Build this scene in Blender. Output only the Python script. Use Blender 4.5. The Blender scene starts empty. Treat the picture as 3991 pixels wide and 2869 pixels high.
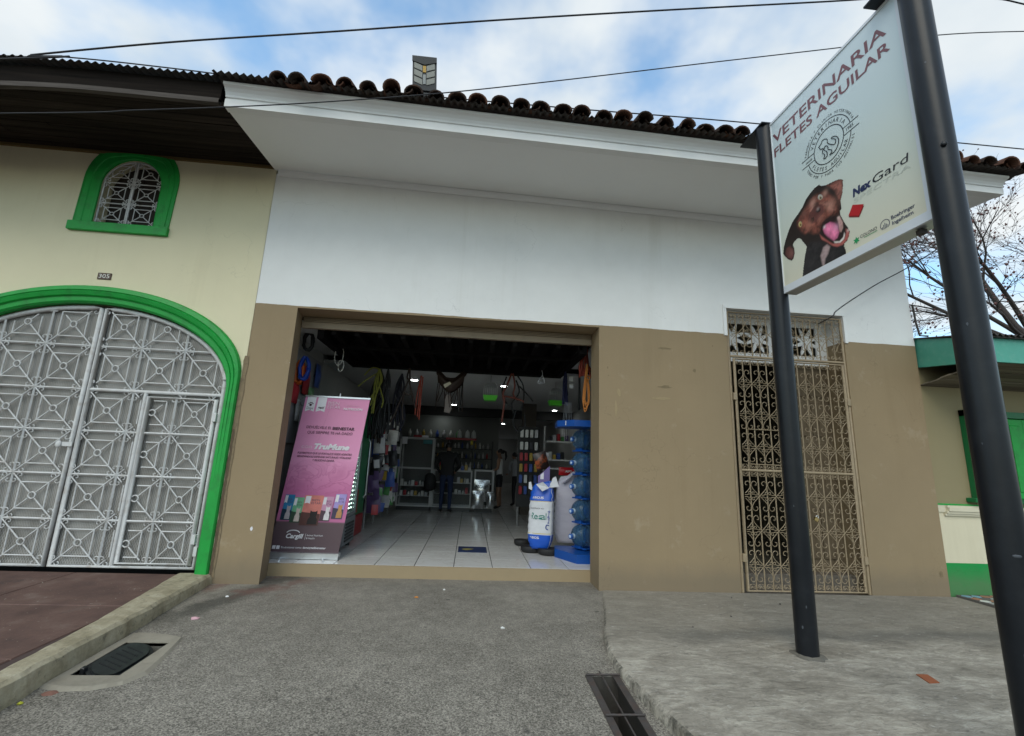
import bpy, bmesh, math, random
from mathutils import Vector, Matrix
R = math.radians
rnd = random.Random(7)
SC = bpy.context.scene
COL = SC.collection

# ------------------------------------------------------------------ camera
cd = bpy.data.cameras.new('camera'); cam = bpy.data.objects.new('camera', cd); COL.objects.link(cam)
cd.sensor_fit = 'HORIZONTAL'; cd.sensor_width = 36; cd.lens = 16.10; cd.clip_end = 2000; cd.clip_start = .05
_r = Vector((.99523936, -.0890381, .03963376)); _u = Vector((-.05679415, -.19936313, .97827847)); _f = Vector((.07920255, .9758722, .20347087))
cam.matrix_world = Matrix(((_r.x, _u.x, -_f.x, 0), (_r.y, _u.y, -_f.y, 0), (_r.z, _u.z, -_f.z, 1.35), (0, 0, 0, 1)))
SC.camera = cam
# ------------------------------------------------------------------ sky, sun, exposure
SUN_EL, SUN_AZ = 46, 205          # azimuth clockwise from +y: behind the camera, to its left
W = bpy.data.worlds.new('World'); SC.world = W; W.use_nodes = True
nt = W.node_tree; N = nt.nodes; LK = nt.links
bg = N['Background']; bg.inputs['Strength'].default_value = .1
sky = N.new('ShaderNodeTexSky'); sky.sky_type = 'NISHITA'; sky.sun_disc = False
sky.sun_elevation = R(SUN_EL); sky.sun_rotation = R(SUN_AZ); sky.dust_density = 1.5; sky.ozone_density = 2.0
tc = N.new('ShaderNodeTexCoord'); sx = N.new('ShaderNodeSeparateXYZ'); LK.new(tc.outputs['Generated'], sx.inputs[0])
def wm(op, a, b=None, clamp=False):
    n = N.new('ShaderNodeMath'); n.operation = op; n.use_clamp = clamp
    for i, q in enumerate((a, b)):
        if q is None: continue
        if isinstance(q, (int, float)): n.inputs[i].default_value = q
        else: LK.new(q, n.inputs[i])
    return n.outputs[0]
zz = wm('ADD', wm('MAXIMUM', sx.outputs[2], 0.0), .22)
cb = N.new('ShaderNodeCombineXYZ'); LK.new(wm('DIVIDE', sx.outputs[0], zz), cb.inputs[0]); LK.new(wm('DIVIDE', sx.outputs[1], zz), cb.inputs[1])
def wnoise(scale, detail, rough, off):
    mp = N.new('ShaderNodeMapping'); mp.inputs['Location'].default_value = off; LK.new(cb.outputs[0], mp.inputs[0])
    n = N.new('ShaderNodeTexNoise'); n.inputs['Scale'].default_value = scale; n.inputs['Detail'].default_value = detail; n.inputs['Roughness'].default_value = rough
    LK.new(mp.outputs[0], n.inputs['Vector']); return n.outputs[0]
n1 = wnoise(2.4, 5, .5, (3.1, 1.7, 0)); n2 = wnoise(5.5, 4, .5, (7.3, 2.2, 4))
cov = wm('ADD', wm('MULTIPLY', n1, .68), wm('MULTIPLY', n2, .32))
rp = N.new('ShaderNodeValToRGB'); LK.new(cov, rp.inputs[0])
rp.color_ramp.elements[0].position = .34; rp.color_ramp.elements[1].position = .6
rp.color_ramp.interpolation = 'EASE'
cl = N.new('ShaderNodeValToRGB'); LK.new(wnoise(2.6, 5, .5, (1.2, 9.1, 2)), cl.inputs[0])
cl.color_ramp.elements[0].position = .3; cl.color_ramp.elements[0].color = (.64, .74, .82, 1)
cl.color_ramp.elements[1].position = .66; cl.color_ramp.elements[1].color = (.92, .965, .98, 1)
clm = N.new('ShaderNodeVectorMath'); clm.operation = 'SCALE'; LK.new(cl.outputs[0], clm.inputs[0]); clm.inputs['Scale'].default_value = 8.2
skm = N.new('ShaderNodeVectorMath'); skm.operation = 'MULTIPLY'; LK.new(sky.outputs[0], skm.inputs[0]); skm.inputs[1].default_value = (2.5, 2.95, 2.75)
mx = N.new('ShaderNodeMix'); mx.data_type = 'RGBA'; LK.new(rp.outputs[0], mx.inputs[0]); LK.new(skm.outputs[0], mx.inputs[6]); LK.new(clm.outputs[0], mx.inputs[7])
LK.new(mx.outputs[2], bg.inputs['Color'])
ld = bpy.data.lights.new('sun', 'SUN'); ld.energy = 1.0; ld.angle = R(40); ld.color = (1, .94, .84)
sun = bpy.data.objects.new('sun', ld); COL.objects.link(sun)
_d = Vector((math.sin(R(SUN_AZ)) * math.cos(R(SUN_EL)), math.cos(R(SUN_AZ)) * math.cos(R(SUN_EL)), math.sin(R(SUN_EL))))
sun.rotation_euler = _d.to_track_quat('Z', 'Y').to_euler()
SC.view_settings.view_transform = 'Standard'; SC.view_settings.look = 'None'; SC.view_settings.exposure = .27; SC.view_settings.gamma = 1
SC.render.engine = 'CYCLES'
SC.cycles.use_denoising = True
SC.cycles.max_bounces = 6; SC.cycles.transparent_max_bounces = 12
SC.cycles.sample_clamp_indirect = 4

# ------------------------------------------------------------------ helpers: materials
class NT:
    def __init__(s, name):
        s.m = bpy.data.materials.new(name); s.m.use_nodes = True; s.t = s.m.node_tree; s.b = s.t.nodes['Principled BSDF']
        s.pos = s.t.nodes.new('ShaderNodeNewGeometry').outputs['Position']
    def L(s, a, b): s.t.links.new(a, b)
    def node(s, k): return s.t.nodes.new(k)
    def math(s, op, a, b=None, c=None, clamp=False):
        n = s.node('ShaderNodeMath'); n.operation = op; n.use_clamp = clamp
        for i, q in enumerate((a, b, c)):
            if q is None: continue
            if isinstance(q, (int, float)): n.inputs[i].default_value = q
            else: s.L(q, n.inputs[i])
        return n.outputs[0]
    def xyz(s, v=None):
        n = s.node('ShaderNodeSeparateXYZ'); s.L(v or s.pos, n.inputs[0]); return n.outputs
    def noise(s, scale, detail=4, rough=.55, stretch=None, v=None, off=None, rot=None, dist=0):
        v = v or s.pos
        if stretch or off or rot:
            mp = s.node('ShaderNodeMapping'); s.L(v, mp.inputs[0])
            if stretch: mp.inputs['Scale'].default_value = stretch
            if off: mp.inputs['Location'].default_value = off
            if rot: mp.inputs['Rotation'].default_value = rot
            v = mp.outputs[0]
        n = s.node('ShaderNodeTexNoise'); n.inputs['Scale'].default_value = scale; n.inputs['Detail'].default_value = detail
        n.inputs['Roughness'].default_value = rough; n.inputs['Distortion'].default_value = dist; s.L(v, n.inputs['Vector']); return n.outputs[0]
    def voro(s, scale, feature='F1', out='Distance', v=None):
        n = s.node('ShaderNodeTexVoronoi'); n.feature = feature; n.inputs['Scale'].default_value = scale; s.L(v or s.pos, n.inputs['Vector']); return n.outputs[out]
    def vadd(s, v, scale, amp):
        n = s.node('ShaderNodeTexNoise'); n.inputs['Scale'].default_value = scale; n.inputs['Detail'].default_value = 5; s.L(v, n.inputs['Vector'])
        m = s.node('ShaderNodeVectorMath'); m.operation = 'SCALE'; m.inputs['Scale'].default_value = amp; s.L(n.outputs['Color'], m.inputs[0])
        a = s.node('ShaderNodeVectorMath'); a.operation = 'ADD'; s.L(v, a.inputs[0]); s.L(m.outputs[0], a.inputs[1]); return a.outputs[0]
    def ramp(s, f, stops):
        n = s.node('ShaderNodeValToRGB'); s.L(f, n.inputs[0]); e = n.color_ramp.elements
        while len(e) < len(stops): e.new(.5)
        for i, (p, c) in enumerate(stops):
            e[i].position = p; c = (c, c, c) if isinstance(c, (int, float)) else c; e[i].color = (*c, 1)
        return n.outputs[0]
    def mix(s, f, a, b, blend='MIX'):
        n = s.node('ShaderNodeMix'); n.data_type = 'RGBA'; n.blend_type = blend
        for i, q in ((0, f), (6, a), (7, b)):
            if isinstance(q, (int, float)): n.inputs[i].default_value = q if i == 0 else (q, q, q, 1)
            elif isinstance(q, tuple): n.inputs[i].default_value = (*q, 1)
            else: s.L(q, n.inputs[i])
        return n.outputs[2]
    def scale(s, c, f):
        return s.mix(1.0, c, s.mix(1.0, (1, 1, 1), f, 'MULTIPLY') if False else f, 'MULTIPLY')
    def bump(s, h, strength, dist=.01):
        n = s.node('ShaderNodeBump'); n.inputs['Strength'].default_value = strength; n.inputs['Distance'].default_value = dist
        s.L(h, n.inputs['Height']); s.L(n.outputs[0], s.b.inputs['Normal'])
    def out(s, col=None, rough=None, metal=None, spec=None):
        for k, q in (('Base Color', col), ('Roughness', rough), ('Metallic', metal), ('Specular IOR Level', spec)):
            if q is None: continue
            if isinstance(q, tuple): q = (*q, 1)
            if isinstance(q, (int, float, tuple)): s.b.inputs[k].default_value = q
            else: s.L(q, s.b.inputs[k])
        return s.m
_mc = {}
def mat(name, col, rough=.6, var=.12, vs=3., bump=0., bs=60., metal=0., spec=.4, rand=0., dirt=None, da=.5, ds=4., stretch=None):
    """plain paint / plastic / cloth: base colour with noise variation, optional dirt patches and fine relief"""
    if name in _mc: return _mc[name]
    t = NT(name); n = t.noise(vs, 5, .6, stretch)
    k = t.math('MULTIPLY_ADD', n, 2 * var, 1 - var)
    if rand:
        oi = t.node('ShaderNodeObjectInfo'); k = t.math('MULTIPLY', k, t.math('MULTIPLY_ADD', oi.outputs['Random'], 2 * rand, 1 - rand))
    c = t.mix(1.0, col, k, 'MULTIPLY')
    if dirt:
        m = t.ramp(t.noise(ds, 6, .65, stretch, off=(5, 3, 1)), [(.5, 0), (.72, 1)])
        c = t.mix(t.math('MULTIPLY', m, da), c, dirt)
    if bump: t.bump(t.noise(bs, 4, .6, stretch), bump, .004)
    _mc[name] = t.out(c, t.math('MULTIPLY_ADD', n, .16, rough - .08), metal, spec); return _mc[name]
def emit(name, col, st):
    if name in _mc: return _mc[name]
    t = NT(name); t.b.inputs['Base Color'].default_value = (*col, 1); t.b.inputs['Emission Color'].default_value = (*col, 1); t.b.inputs['Emission Strength'].default_value = st
    _mc[name] = t.m; return t.m
def glass(name, col, rough=.05, trans=.85, alpha=1., ior=1.3):
    if name in _mc: return _mc[name]
    t = NT(name); t.out(col, rough); t.b.inputs['Transmission Weight'].default_value = trans; t.b.inputs['IOR'].default_value = ior; t.b.inputs['Alpha'].default_value = alpha
    _mc[name] = t.m; return t.m

# ------------------------------------------------------------------ helpers: geometry
_tc = {}
def text_geo(s, shear=0., bold=0., sp=1.):
    key = (s, shear, bold, sp)
    if key in _tc: return _tc[key]
    c = bpy.data.curves.new('t', 'FONT'); c.body = s; c.size = 1; c.shear = shear; c.offset = bold; c.space_character = sp; c.resolution_u = 3
    o = bpy.data.objects.new('t', c); COL.objects.link(o)
    dg = bpy.context.evaluated_depsgraph_get(); me = bpy.data.meshes.new_from_object(o.evaluated_get(dg))
    v = [(p.co.x, p.co.y) for p in me.vertices]; f = [tuple(p.vertices) for p in me.polygons]
    bpy.data.objects.remove(o); bpy.data.curves.remove(c); bpy.data.meshes.remove(me)
    _tc[key] = (v, f); return v, f
CAP = .70
class MB:
    def __init__(s): s.v = []; s.f = []; s.mi = []; s.sm = []
    def add(s, v, f, mi=0, sm=False):
        b = len(s.v); s.v += [tuple(p) for p in v]
        for q in f: s.f.append(tuple(b + i for i in q)); s.mi.append(mi); s.sm.append(sm)
        return s
    def box(s, x0, x1, y0, y1, z0, z1, mi=0, T=None, bev=0):
        if bev:
            b = bev; v = []
            for z, k in ((z0, b), (z0 + b, 0), (z1 - b, 0), (z1, b)):
                v += [(x0 + k, y0 + k, z), (x1 - k, y0 + k, z), (x1 - k, y1 - k, z), (x0 + k, y1 - k, z)]
            f = [(3, 2, 1, 0), (12, 13, 14, 15)]
            for l in range(3):
                for i in range(4): f.append((4 * l + i, 4 * l + (i + 1) % 4, 4 * l + 4 + (i + 1) % 4, 4 * l + 4 + i))
        else:
            v = [(x0, y0, z0), (x1, y0, z0), (x1, y1, z0), (x0, y1, z0), (x0, y0, z1), (x1, y0, z1), (x1, y1, z1), (x0, y1, z1)]
            f = [(3, 2, 1, 0), (4, 5, 6, 7), (0, 1, 5, 4), (1, 2, 6, 5), (2, 3, 7, 6), (3, 0, 4, 7)]
        if T: v = [T(p) for p in v]
        return s.add(v, f, mi)
    def tube(s, pts, r, n=6, mi=0, closed=False, cap=True):
        pts = [Vector(p) for p in pts]; m = len(pts); rr = r if isinstance(r, (list, tuple)) else [r] * m
        v = []; up = None
        for i, p in enumerate(pts):
            a = pts[(i - 1) % m] if (closed or i) else p; b = pts[(i + 1) % m] if (closed or i < m - 1) else p
            t = (b - a).normalized() if (b - a).length > 1e-9 else Vector((0, 0, 1))
            if up is None: up = t.orthogonal().normalized()
            up = (up - t * up.dot(t)); up = up.normalized() if up.length > 1e-6 else t.orthogonal().normalized()
            w = t.cross(up)
            for k in range(n):
                an = 2 * math.pi * k / n + math.pi / n; v.append(p + (up * math.cos(an) + w * math.sin(an)) * rr[i])
        f = []
        for i in range(m if closed else m - 1):
            j = (i + 1) % m
            for k in range(n): f.append((i * n + k, i * n + (k + 1) % n, j * n + (k + 1) % n, j * n + k))
        s.add(v, f, mi, n > 4)
        if cap and not closed: s.add(v[:n], [tuple(range(n - 1, -1, -1))], mi); s.add(v[-n:], [tuple(range(n))], mi)
        return s
    def lathe(s, prof, n=20, mi=0, T=None, sm=True):
        v = []
        for (r, z) in prof:
            for k in range(n): a = 2 * math.pi * k / n; v.append(Vector((r * math.cos(a), r * math.sin(a), z)))
        f = [(i * n + k, i * n + (k + 1) % n, (i + 1) * n + (k + 1) % n, (i + 1) * n + k) for i in range(len(prof) - 1) for k in range(n)]
        f += [tuple(range(n - 1, -1, -1)), tuple((len(prof) - 1) * n + k for k in range(n))]
        if T: v = [T(p) for p in v]
        return s.add(v, f, mi, sm)
    def grid(s, fn, nu, nv, mi=0, sm=True, wrap=False, flip=False):
        v = [fn(i / nu, j / nv) for j in range(nv + 1) for i in range(nu + (0 if wrap else 1))]
        k = nu if wrap else nu + 1; f = []
        for j in range(nv):
            for i in range(nu):
                a, b = j * k + i, j * k + (i + 1) % k; q = (a, b, b + k, a + k); f.append(q[::-1] if flip else q)
        return s.add(v, f, mi, sm)
    def prism(s, poly, d0, d1, T, mi=0):
        """extrude a 2-D polygon (a,b) between depths d0,d1; T maps (a,b,d) to the world"""
        n = len(poly); v = [T((a, b, d0)) for a, b in poly] + [T((a, b, d1)) for a, b in poly]
        f = [tuple(range(n - 1, -1, -1)), tuple(range(n, 2 * n))] + [(i, (i + 1) % n, n + (i + 1) % n, n + i) for i in range(n)]
        return s.add(v, f, mi)
    def flat(s, poly, T, d=0., mi=0): return s.add([T((a, b, d)) for a, b in poly], [tuple(range(len(poly)))], mi)
    def text(s, st, T, a, b, h, width=None, align='L', d=0., mi=0, **kw):
        v, f = text_geo(st, **kw); k = h / CAP; kx = k; x0 = min(p[0] for p in v); x1 = max(p[0] for p in v)
        if width: kx = width / (x1 - x0)
        ox = a - (x0 * kx if align == 'L' else (x0 + x1) / 2 * kx if align == 'C' else x1 * kx)
        return s.add([T((ox + p[0] * kx, b + p[1] * k, d)) for p in v], f, mi)
    def arc_text(s, st, T, cx, cy, rad, a0, a1, h, inner=False, d=0., mi=0, **kw):
        """letters spread along a circle from angle a0 to a1 (degrees)"""
        n = len(st)
        for i, ch in enumerate(st):
            if ch == ' ': continue
            an = R(a0 + (a1 - a0) * (i / (n - 1))); v, f = text_geo(ch, **kw); k = h / CAP
            xm = (min(p[0] for p in v) + max(p[0] for p in v)) / 2
            px, py = cx + rad * math.cos(an), cy + rad * math.sin(an)
            ro = an - math.pi / 2 if not inner else an + math.pi / 2
            c, q = math.cos(ro), math.sin(ro)
            s.add([T((px + ((p[0] - xm) * c - p[1] * q) * k, py + ((p[0] - xm) * q + p[1] * c) * k, d)) for p in v], f, mi)
        return s
    def build(s, name, mats, parent=None, **kw):
        o = Vector((0, 0, 0))
        if parent is not None: o = Vector(parent.get('_o', (0, 0, 0)))
        me = bpy.data.meshes.new(name); me.from_pydata([tuple(Vector(p) - o) for p in s.v], [], s.f)
        if not isinstance(mats, (list, tuple)): mats = [mats]
        for m in mats: me.materials.append(m)
        me.polygons.foreach_set('material_index', s.mi); me.polygons.foreach_set('use_smooth', s.sm); me.update()
        ob = bpy.data.objects.new(name, me); COL.objects.link(ob)
        if parent is not None: ob.parent = parent; ob['_o'] = tuple(o)
        else: ob['_o'] = (0., 0., 0.)
        return ob
def tag(o, label=None, cat=None, group=None, kind=None):
    if label: o['label'] = label
    if cat: o['category'] = cat
    if group: o['group'] = group
    if kind: o['kind'] = kind
    return o
def thing(name, label, cat, loc, group=None):
    o = bpy.data.objects.new(name, None); o.empty_display_size = .1; COL.objects.link(o); o.location = loc; o['_o'] = tuple(float(q) for q in loc)
    return tag(o, label, cat, group)
def cp(o, loc, parent=None, rot=None, scale=None):
    """linked copy of one piece, at a world position (pieces are modelled round their own origin)"""
    c = o.copy(); COL.objects.link(c)
    if parent is not None: c.parent = parent; loc = Vector(loc) - Vector(parent['_o'])
    c.location = loc
    if rot: c.rotation_euler = rot
    if scale: c.scale = scale
    return c
class Kit:
    """a family of alike pieces: one mesh, the first object made is the model, the rest copies"""
    def __init__(s, name, mb, mats): s.name = name; s.o = mb.build(name, mats); COL.objects.unlink(s.o); s.first = True
    def put(s, loc, parent, rot=None, scale=None):
        if s.first:
            s.first = False; COL.objects.link(s.o); o = s.o; o.parent = parent; o.location = Vector(loc) - Vector(parent['_o'])
            if rot: o.rotation_euler = rot
            if scale: o.scale = scale
            return o
        return cp(s.o, loc, parent, rot or (0, 0, 0), scale or (1, 1, 1))
ORD = ['first', 'second', 'third', 'fourth', 'fifth', 'sixth', 'seventh', 'eighth', 'ninth', 'tenth', 'eleventh', 'twelfth', 'thirteenth', 'fourteenth', 'fifteenth', 'sixteenth', 'seventeenth', 'eighteenth', 'nineteenth', 'twentieth']
def lerp(pts, t):
    for (a, b), (c, d) in zip(pts, pts[1:]):
        if (a <= t <= c) or (c <= t <= a): return b + (d - b) * (t - a) / (c - a)
    return pts[0][1] if abs(t - pts[0][0]) < abs(t - pts[-1][0]) else pts[-1][1]
def spline(pts, n):
    pts = [Vector(p) for p in pts]; P = [pts[0]] + pts + [pts[-1]]; out = []
    for i in range(1, len(P) - 2):
        for k in range(n):
            t = k / n; a, b, c, d = P[i - 1:i + 3]
            out.append(.5 * ((2 * b) + (c - a) * t + (2 * a - 5 * b + 4 * c - d) * t * t + (3 * b - a - 3 * c + d) * t ** 3))
    return out + [pts[-1]]
ID = lambda p: p

# ------------------------------------------------------------------ setting materials
def m_drive():
    t = NT('pitted_concrete'); x = t.xyz()
    big = t.noise(1.1, 5, .6); mid = t.noise(7, 5, .65)
    g = t.node('ShaderNodeTexVoronoi'); g.inputs['Scale'].default_value = 135; t.L(t.pos, g.inputs['Vector'])
    gr = t.xyz(g.outputs['Color'])[0]
    amt = t.ramp(t.math('MULTIPLY_ADD', x[1], .11, t.math('MULTIPLY', big, .3)), [(.5, 1.), (.78, .3)])      # open grain towards the street, closed by the door
    c = t.ramp(t.math('ADD', t.math('MULTIPLY', big, .5), t.math('MULTIPLY', mid, .5)), [(.3, (.145, .132, .11)), (.7, (.29, .266, .226))])
    gc = t.ramp(t.math('ADD', t.math('MULTIPLY', gr, .6), t.math('MULTIPLY', t.noise(42, 4, .7), .4)), [(.2, .42), (.45, .85), (.62, 1.15), (.8, 1.6)])
    c = t.mix(amt, c, t.mix(1.0, c, gc, 'MULTIPLY'))
    # dark greasy run beside the pier and spots
    dx = t.math('ABSOLUTE', t.math('ADD', x[0], t.math('MULTIPLY_ADD', x[1], -.42, 4.32)))
    st = t.math('MULTIPLY', t.ramp(t.math('ADD', dx, t.math('MULTIPLY_ADD', mid, .3, -.15)), [(.05, 1), (.24, 0)]), t.ramp(x[1], [(.44, 0), (.5, 1)]) if False else t.ramp(t.math('SUBTRACT', x[1], 4.0), [(.15, 0), (.6, 1)]))
    c = t.mix(t.math('MULTIPLY', st, .62), c, (.028, .028, .024))
    rd = t.math('MULTIPLY', t.ramp(t.noise(3.2, 4, .6, off=(2, 8, 0)), [(.5, 0), (.62, 1)]), t.math('MULTIPLY', t.ramp(t.math('MULTIPLY_ADD', x[1], 1, -4.7), [(.1, 0), (.45, 1)]), t.ramp(t.math('MULTIPLY_ADD', x[0], -1, -1.), [(.3, 0), (.9, 1)])))
    c = t.mix(t.math('MULTIPLY', rd, .55), c, (.16, .075, .06))
    sp = t.ramp(t.voro(2.6), [(.04, 1), (.07, 0)])
    c = t.mix(t.math('MULTIPLY', sp, .5), c, (.03, .03, .03))
    h = t.math('ADD', t.math('MULTIPLY', t.math('MULTIPLY', gr, amt), 1.), t.math('MULTIPLY', mid, .6))
    t.bump(h, .55, .006)
    return t.out(c, .86, spec=.25)
def m_side():
    t = NT('trowelled_concrete'); x = t.xyz()
    rot = (0, 0, R(52)); s1 = t.noise(2., 6, .62, (1, 2.2, 1), rot=rot, dist=.6); s2 = t.noise(8, 6, .7, (1, 2.3, 1), rot=rot, dist=.9); f = t.noise(70, 4, .7)
    c = t.ramp(t.math('ADD', t.math('MULTIPLY', s1, .55), t.math('MULTIPLY', s2, .45)), [(.34, (.17, .153, .124)), (.5, (.3, .272, .225)), (.64, (.47, .435, .365))])
    smooth = t.ramp(t.math('ADD', t.math('SUBTRACT', x[1], 4.0), t.math('MULTIPLY_ADD', s1, 1.0, -.5)), [(.0, 0), (.12, 1)])
    c = t.mix(t.math('MULTIPLY', smooth, .6), c, (.21, .19, .155))
    band = t.math('MULTIPLY', t.ramp(t.math('ABSOLUTE', t.math('ADD', t.math('SUBTRACT', x[1], 4.12), t.math('MULTIPLY_ADD', t.noise(1.6, 3, .5, off=(9, 0, 0)), .5, -.25))), [(.04, 1), (.2, 0)]), t.ramp(t.math('MULTIPLY', x[0], .3), [(.45, 0), (.6, 1)]))
    c = t.mix(t.math('MULTIPLY', band, .5), c, (.1, .098, .088))
    c = t.mix(t.math('MULTIPLY', t.ramp(t.noise(17, 6, .75, (1, 2.2, 1), rot=rot, dist=.5), [(.56, 0), (.66, 1)]), .6), c, (.11, .102, .09))
    c = t.mix(t.math('MULTIPLY', t.ramp(t.noise(11, 6, .75, (1, 2.8, 1), rot=rot, off=(4, 7, 0), dist=.5), [(.58, 0), (.68, 1)]), .5), c, (.55, .53, .48))
    c = t.mix(1., c, t.math('MULTIPLY_ADD', f, .5, .75), 'MULTIPLY')
    nz = t.xyz(t.node('ShaderNodeNewGeometry').outputs['True Normal'])[2]
    moss = t.math('MULTIPLY', t.math('SUBTRACT', 1., t.ramp(nz, [(.75, 0), (.93, 1)])), t.ramp(t.noise(12, 6, .75, (1, 1, .6)), [(.45, 0), (.6, 1)]))
    c = t.mix(t.math('MULTIPLY', moss, .75), c, (.03, .03, .025))
    t.bump(t.math('ADD', t.math('MULTIPLY', s2, 1.4), t.math('MULTIPLY', f, .3)), .8, .016)
    return t.out(c, .88, spec=.22)
def m_curb():
    t = NT('weathered_kerb'); s = t.noise(5, 6, .65); f = t.noise(45, 4, .7)
    c = t.ramp(s, [(.3, (.22, .188, .12)), (.52, (.35, .308, .215)), (.72, (.46, .415, .31))])
    c = t.mix(t.math('MULTIPLY', t.ramp(t.noise(16, 5, .7, off=(3, 1, 7)), [(.56, 0), (.68, 1)]), .6), c, (.1, .088, .066))
    c = t.mix(1., c, t.math('MULTIPLY_ADD', f, .5, .75), 'MULTIPLY'); t.bump(t.math('ADD', f, t.math('MULTIPLY', s, 1.4)), .5, .01)
    return t.out(c, .88, spec=.2)
def m_red():
    t = NT('red_oxide_concrete'); s = t.noise(2.6, 6, .62); f = t.noise(60, 4, .7)
    c = t.ramp(s, [(.3, (.075, .043, .036)), (.55, (.125, .072, .058)), (.75, (.2, .145, .122))])
    c = t.mix(t.math('MULTIPLY', t.ramp(t.noise(3.2, 6, .7, off=(4, 2, 0)), [(.58, 0), (.7, 1)]), .65), c, (.04, .032, .03))
    c = t.mix(t.ramp(t.noise(38, 3, .6, off=(1, 1, 1)), [(.69, 0), (.72, 1)]), c, (.4, .37, .31))
    c = t.mix(1., c, t.math('MULTIPLY_ADD', f, .4, .8), 'MULTIPLY'); t.bump(f, .3, .005)
    return t.out(c, .72, spec=.35)
def m_wall(name, top, low, line, wob, var=.05, scuff=(.5, .43, .33), sa=.25):
    t = NT(name); x = t.xyz(); n = t.noise(1.3, 5, .6); f = t.noise(5, 6, .65)
    zl = t.math('ADD', x[2], t.math('MULTIPLY_ADD', t.noise(2.6, 3, .6, (1, .1, .1)), wob, -wob / 2))
    k = t.math('GREATER_THAN', zl, line)
    c = t.mix(k, low, top)
    c = t.mix(1., c, t.math('ADD', t.math('MULTIPLY_ADD', n, 2 * var, 1 - 1.5 * var), t.math('MULTIPLY_ADD', f, var, -.0)), 'MULTIPLY')
    m = t.math('MULTIPLY', t.ramp(t.noise(3.4, 6, .7, off=(3, 1, 5)), [(.6, 0), (.74, 1)]), t.math('SUBTRACT', 1., t.math('MULTIPLY', k, .8)))
    c = t.mix(t.math('MULTIPLY', m, sa), c, scuff)
    # roller patches, faint run marks, hairline cracks
    c = t.mix(t.math('MULTIPLY', t.ramp(t.noise(.9, 3, .5, off=(8, 2, 3)), [(.45, 0), (.55, 1)]), .10), c, t.mix(1., c, .82, 'MULTIPLY'))
    run = t.math('MULTIPLY', t.ramp(t.noise(5.5, 5, .7, (1, 1, .045), off=(2, 0, 1)), [(.54, 0), (.72, 1)]), t.ramp(t.noise(.8, 3, .5, off=(1, 6, 2)), [(.4, 0), (.6, 1)]))
    c = t.mix(t.math('MULTIPLY', run, .16), c, t.mix(1., c, (.62, .58, .5), 'MULTIPLY'))
    cr_ = t.math('MULTIPLY', t.ramp(t.voro(.85, 'DISTANCE_TO_EDGE', v=t.vadd(t.pos, 1.6, 2.2)), [(.0, 1), (.006, 0)]), t.ramp(t.noise(1.1, 3, .5, off=(4, 4, 4)), [(.5, 0), (.6, 1)]))
    c = t.mix(t.math('MULTIPLY', cr_, .35), c, t.mix(1., c, .55, 'MULTIPLY'))
    # rain splash and grime along the foot of the wall
    gm = t.math('MULTIPLY', t.ramp(t.math('ADD', x[2], t.math('MULTIPLY', f, -.25)), [(.0, 1), (.22, 0)]), .45)
    c = t.mix(gm, c, (.15, .125, .095))
    ch = t.math('MULTIPLY', t.ramp(t.noise(30, 2, .5, off=(7, 0, 2)), [(.79, 0), (.81, 1)]), t.math('SUBTRACT', 1., k))
    c = t.mix(ch, c, (.6, .57, .5))
    t.bump(t.math('ADD', t.noise(95, 4, .6), t.math('MULTIPLY', f, 1.5)), .22, .006)
    return t.out(c, .78, spec=.3)
def m_wood(name, c0, c1, axis=(.25, 6, 6), rand=.25):
    t = NT(name); n = t.noise(3, 6, .65, axis); oi = t.node('ShaderNodeObjectInfo')
    c = t.ramp(n, [(.3, c0), (.7, c1)]); c = t.mix(1., c, t.math('MULTIPLY_ADD', oi.outputs['Random'], 2 * rand, 1 - rand), 'MULTIPLY')
    t.bump(n, .5, .006); return t.out(c, .85, spec=.06)
def m_tile():
    t = NT('clay_roof_tile'); n = t.noise(6, 6, .7); oi = t.node('ShaderNodeObjectInfo')
    c = t.ramp(n, [(.3, (.022, .017, .015)), (.52, (.055, .036, .029)), (.7, (.12, .058, .038))])
    c = t.mix(t.ramp(oi.outputs['Random'], [(.6, 0), (.9, .5)]), c, (.16, .07, .042)); t.bump(t.noise(50, 4, .7), .5, .006); return t.out(c, .9, spec=.2)
def m_floor():
    t = NT('glazed_floor_tile'); x = t.xyz(); oi = t.node('ShaderNodeObjectInfo')
    w = t.noise(2.4, 7, .62, (1, 1.6, 1), rot=(0, 0, R(33)), dist=2.2)
    v = t.ramp(t.math('ABSOLUTE', t.math('SUBTRACT', w, .5)), [(.0, 1), (.035, 0)])
    c = t.mix(t.math('MULTIPLY', v, .4), (.66, .65, .63), (.46, .42, .36)); c = t.mix(1., c, t.math('MULTIPLY_ADD', oi.outputs['Random'], .1, .93), 'MULTIPLY')
    return t.out(c, .12, spec=.5)
M_DRIVE, M_SIDE, M_CURB, M_RED = m_drive(), m_side(), m_curb(), m_red()
M_SHOP = m_wall('white_and_tan_plaster', (.79, .785, .765), (.285, .212, .126), 3.084, .03, .075)
M_CREAM = m_wall('cream_plaster', (.72, .655, .45), (.72, .655, .45), -5, .01, .05, (.5, .45, .33), .3)
M_TANRIM = mat('tan_paint', (.31, .235, .14), .75, .1, 4, .15)
M_WHITE = mat('white_paint', (.79, .785, .77), .7, .05, 2, .1)
M_SOFFIT = mat('soffit_white', (.84, .835, .82), .8, .05, 1.2, .1)
M_GREEN = mat('green_gloss_paint', (.01, .31, .045), .5, .22, 5, .35, 26, dirt=(.02, .17, .035), da=.7, ds=6)
M_GATE = mat('grey_gate_paint', (.56, .56, .555), .5, .14, 6, dirt=(.3, .24, .19), da=.55, ds=11)
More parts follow.
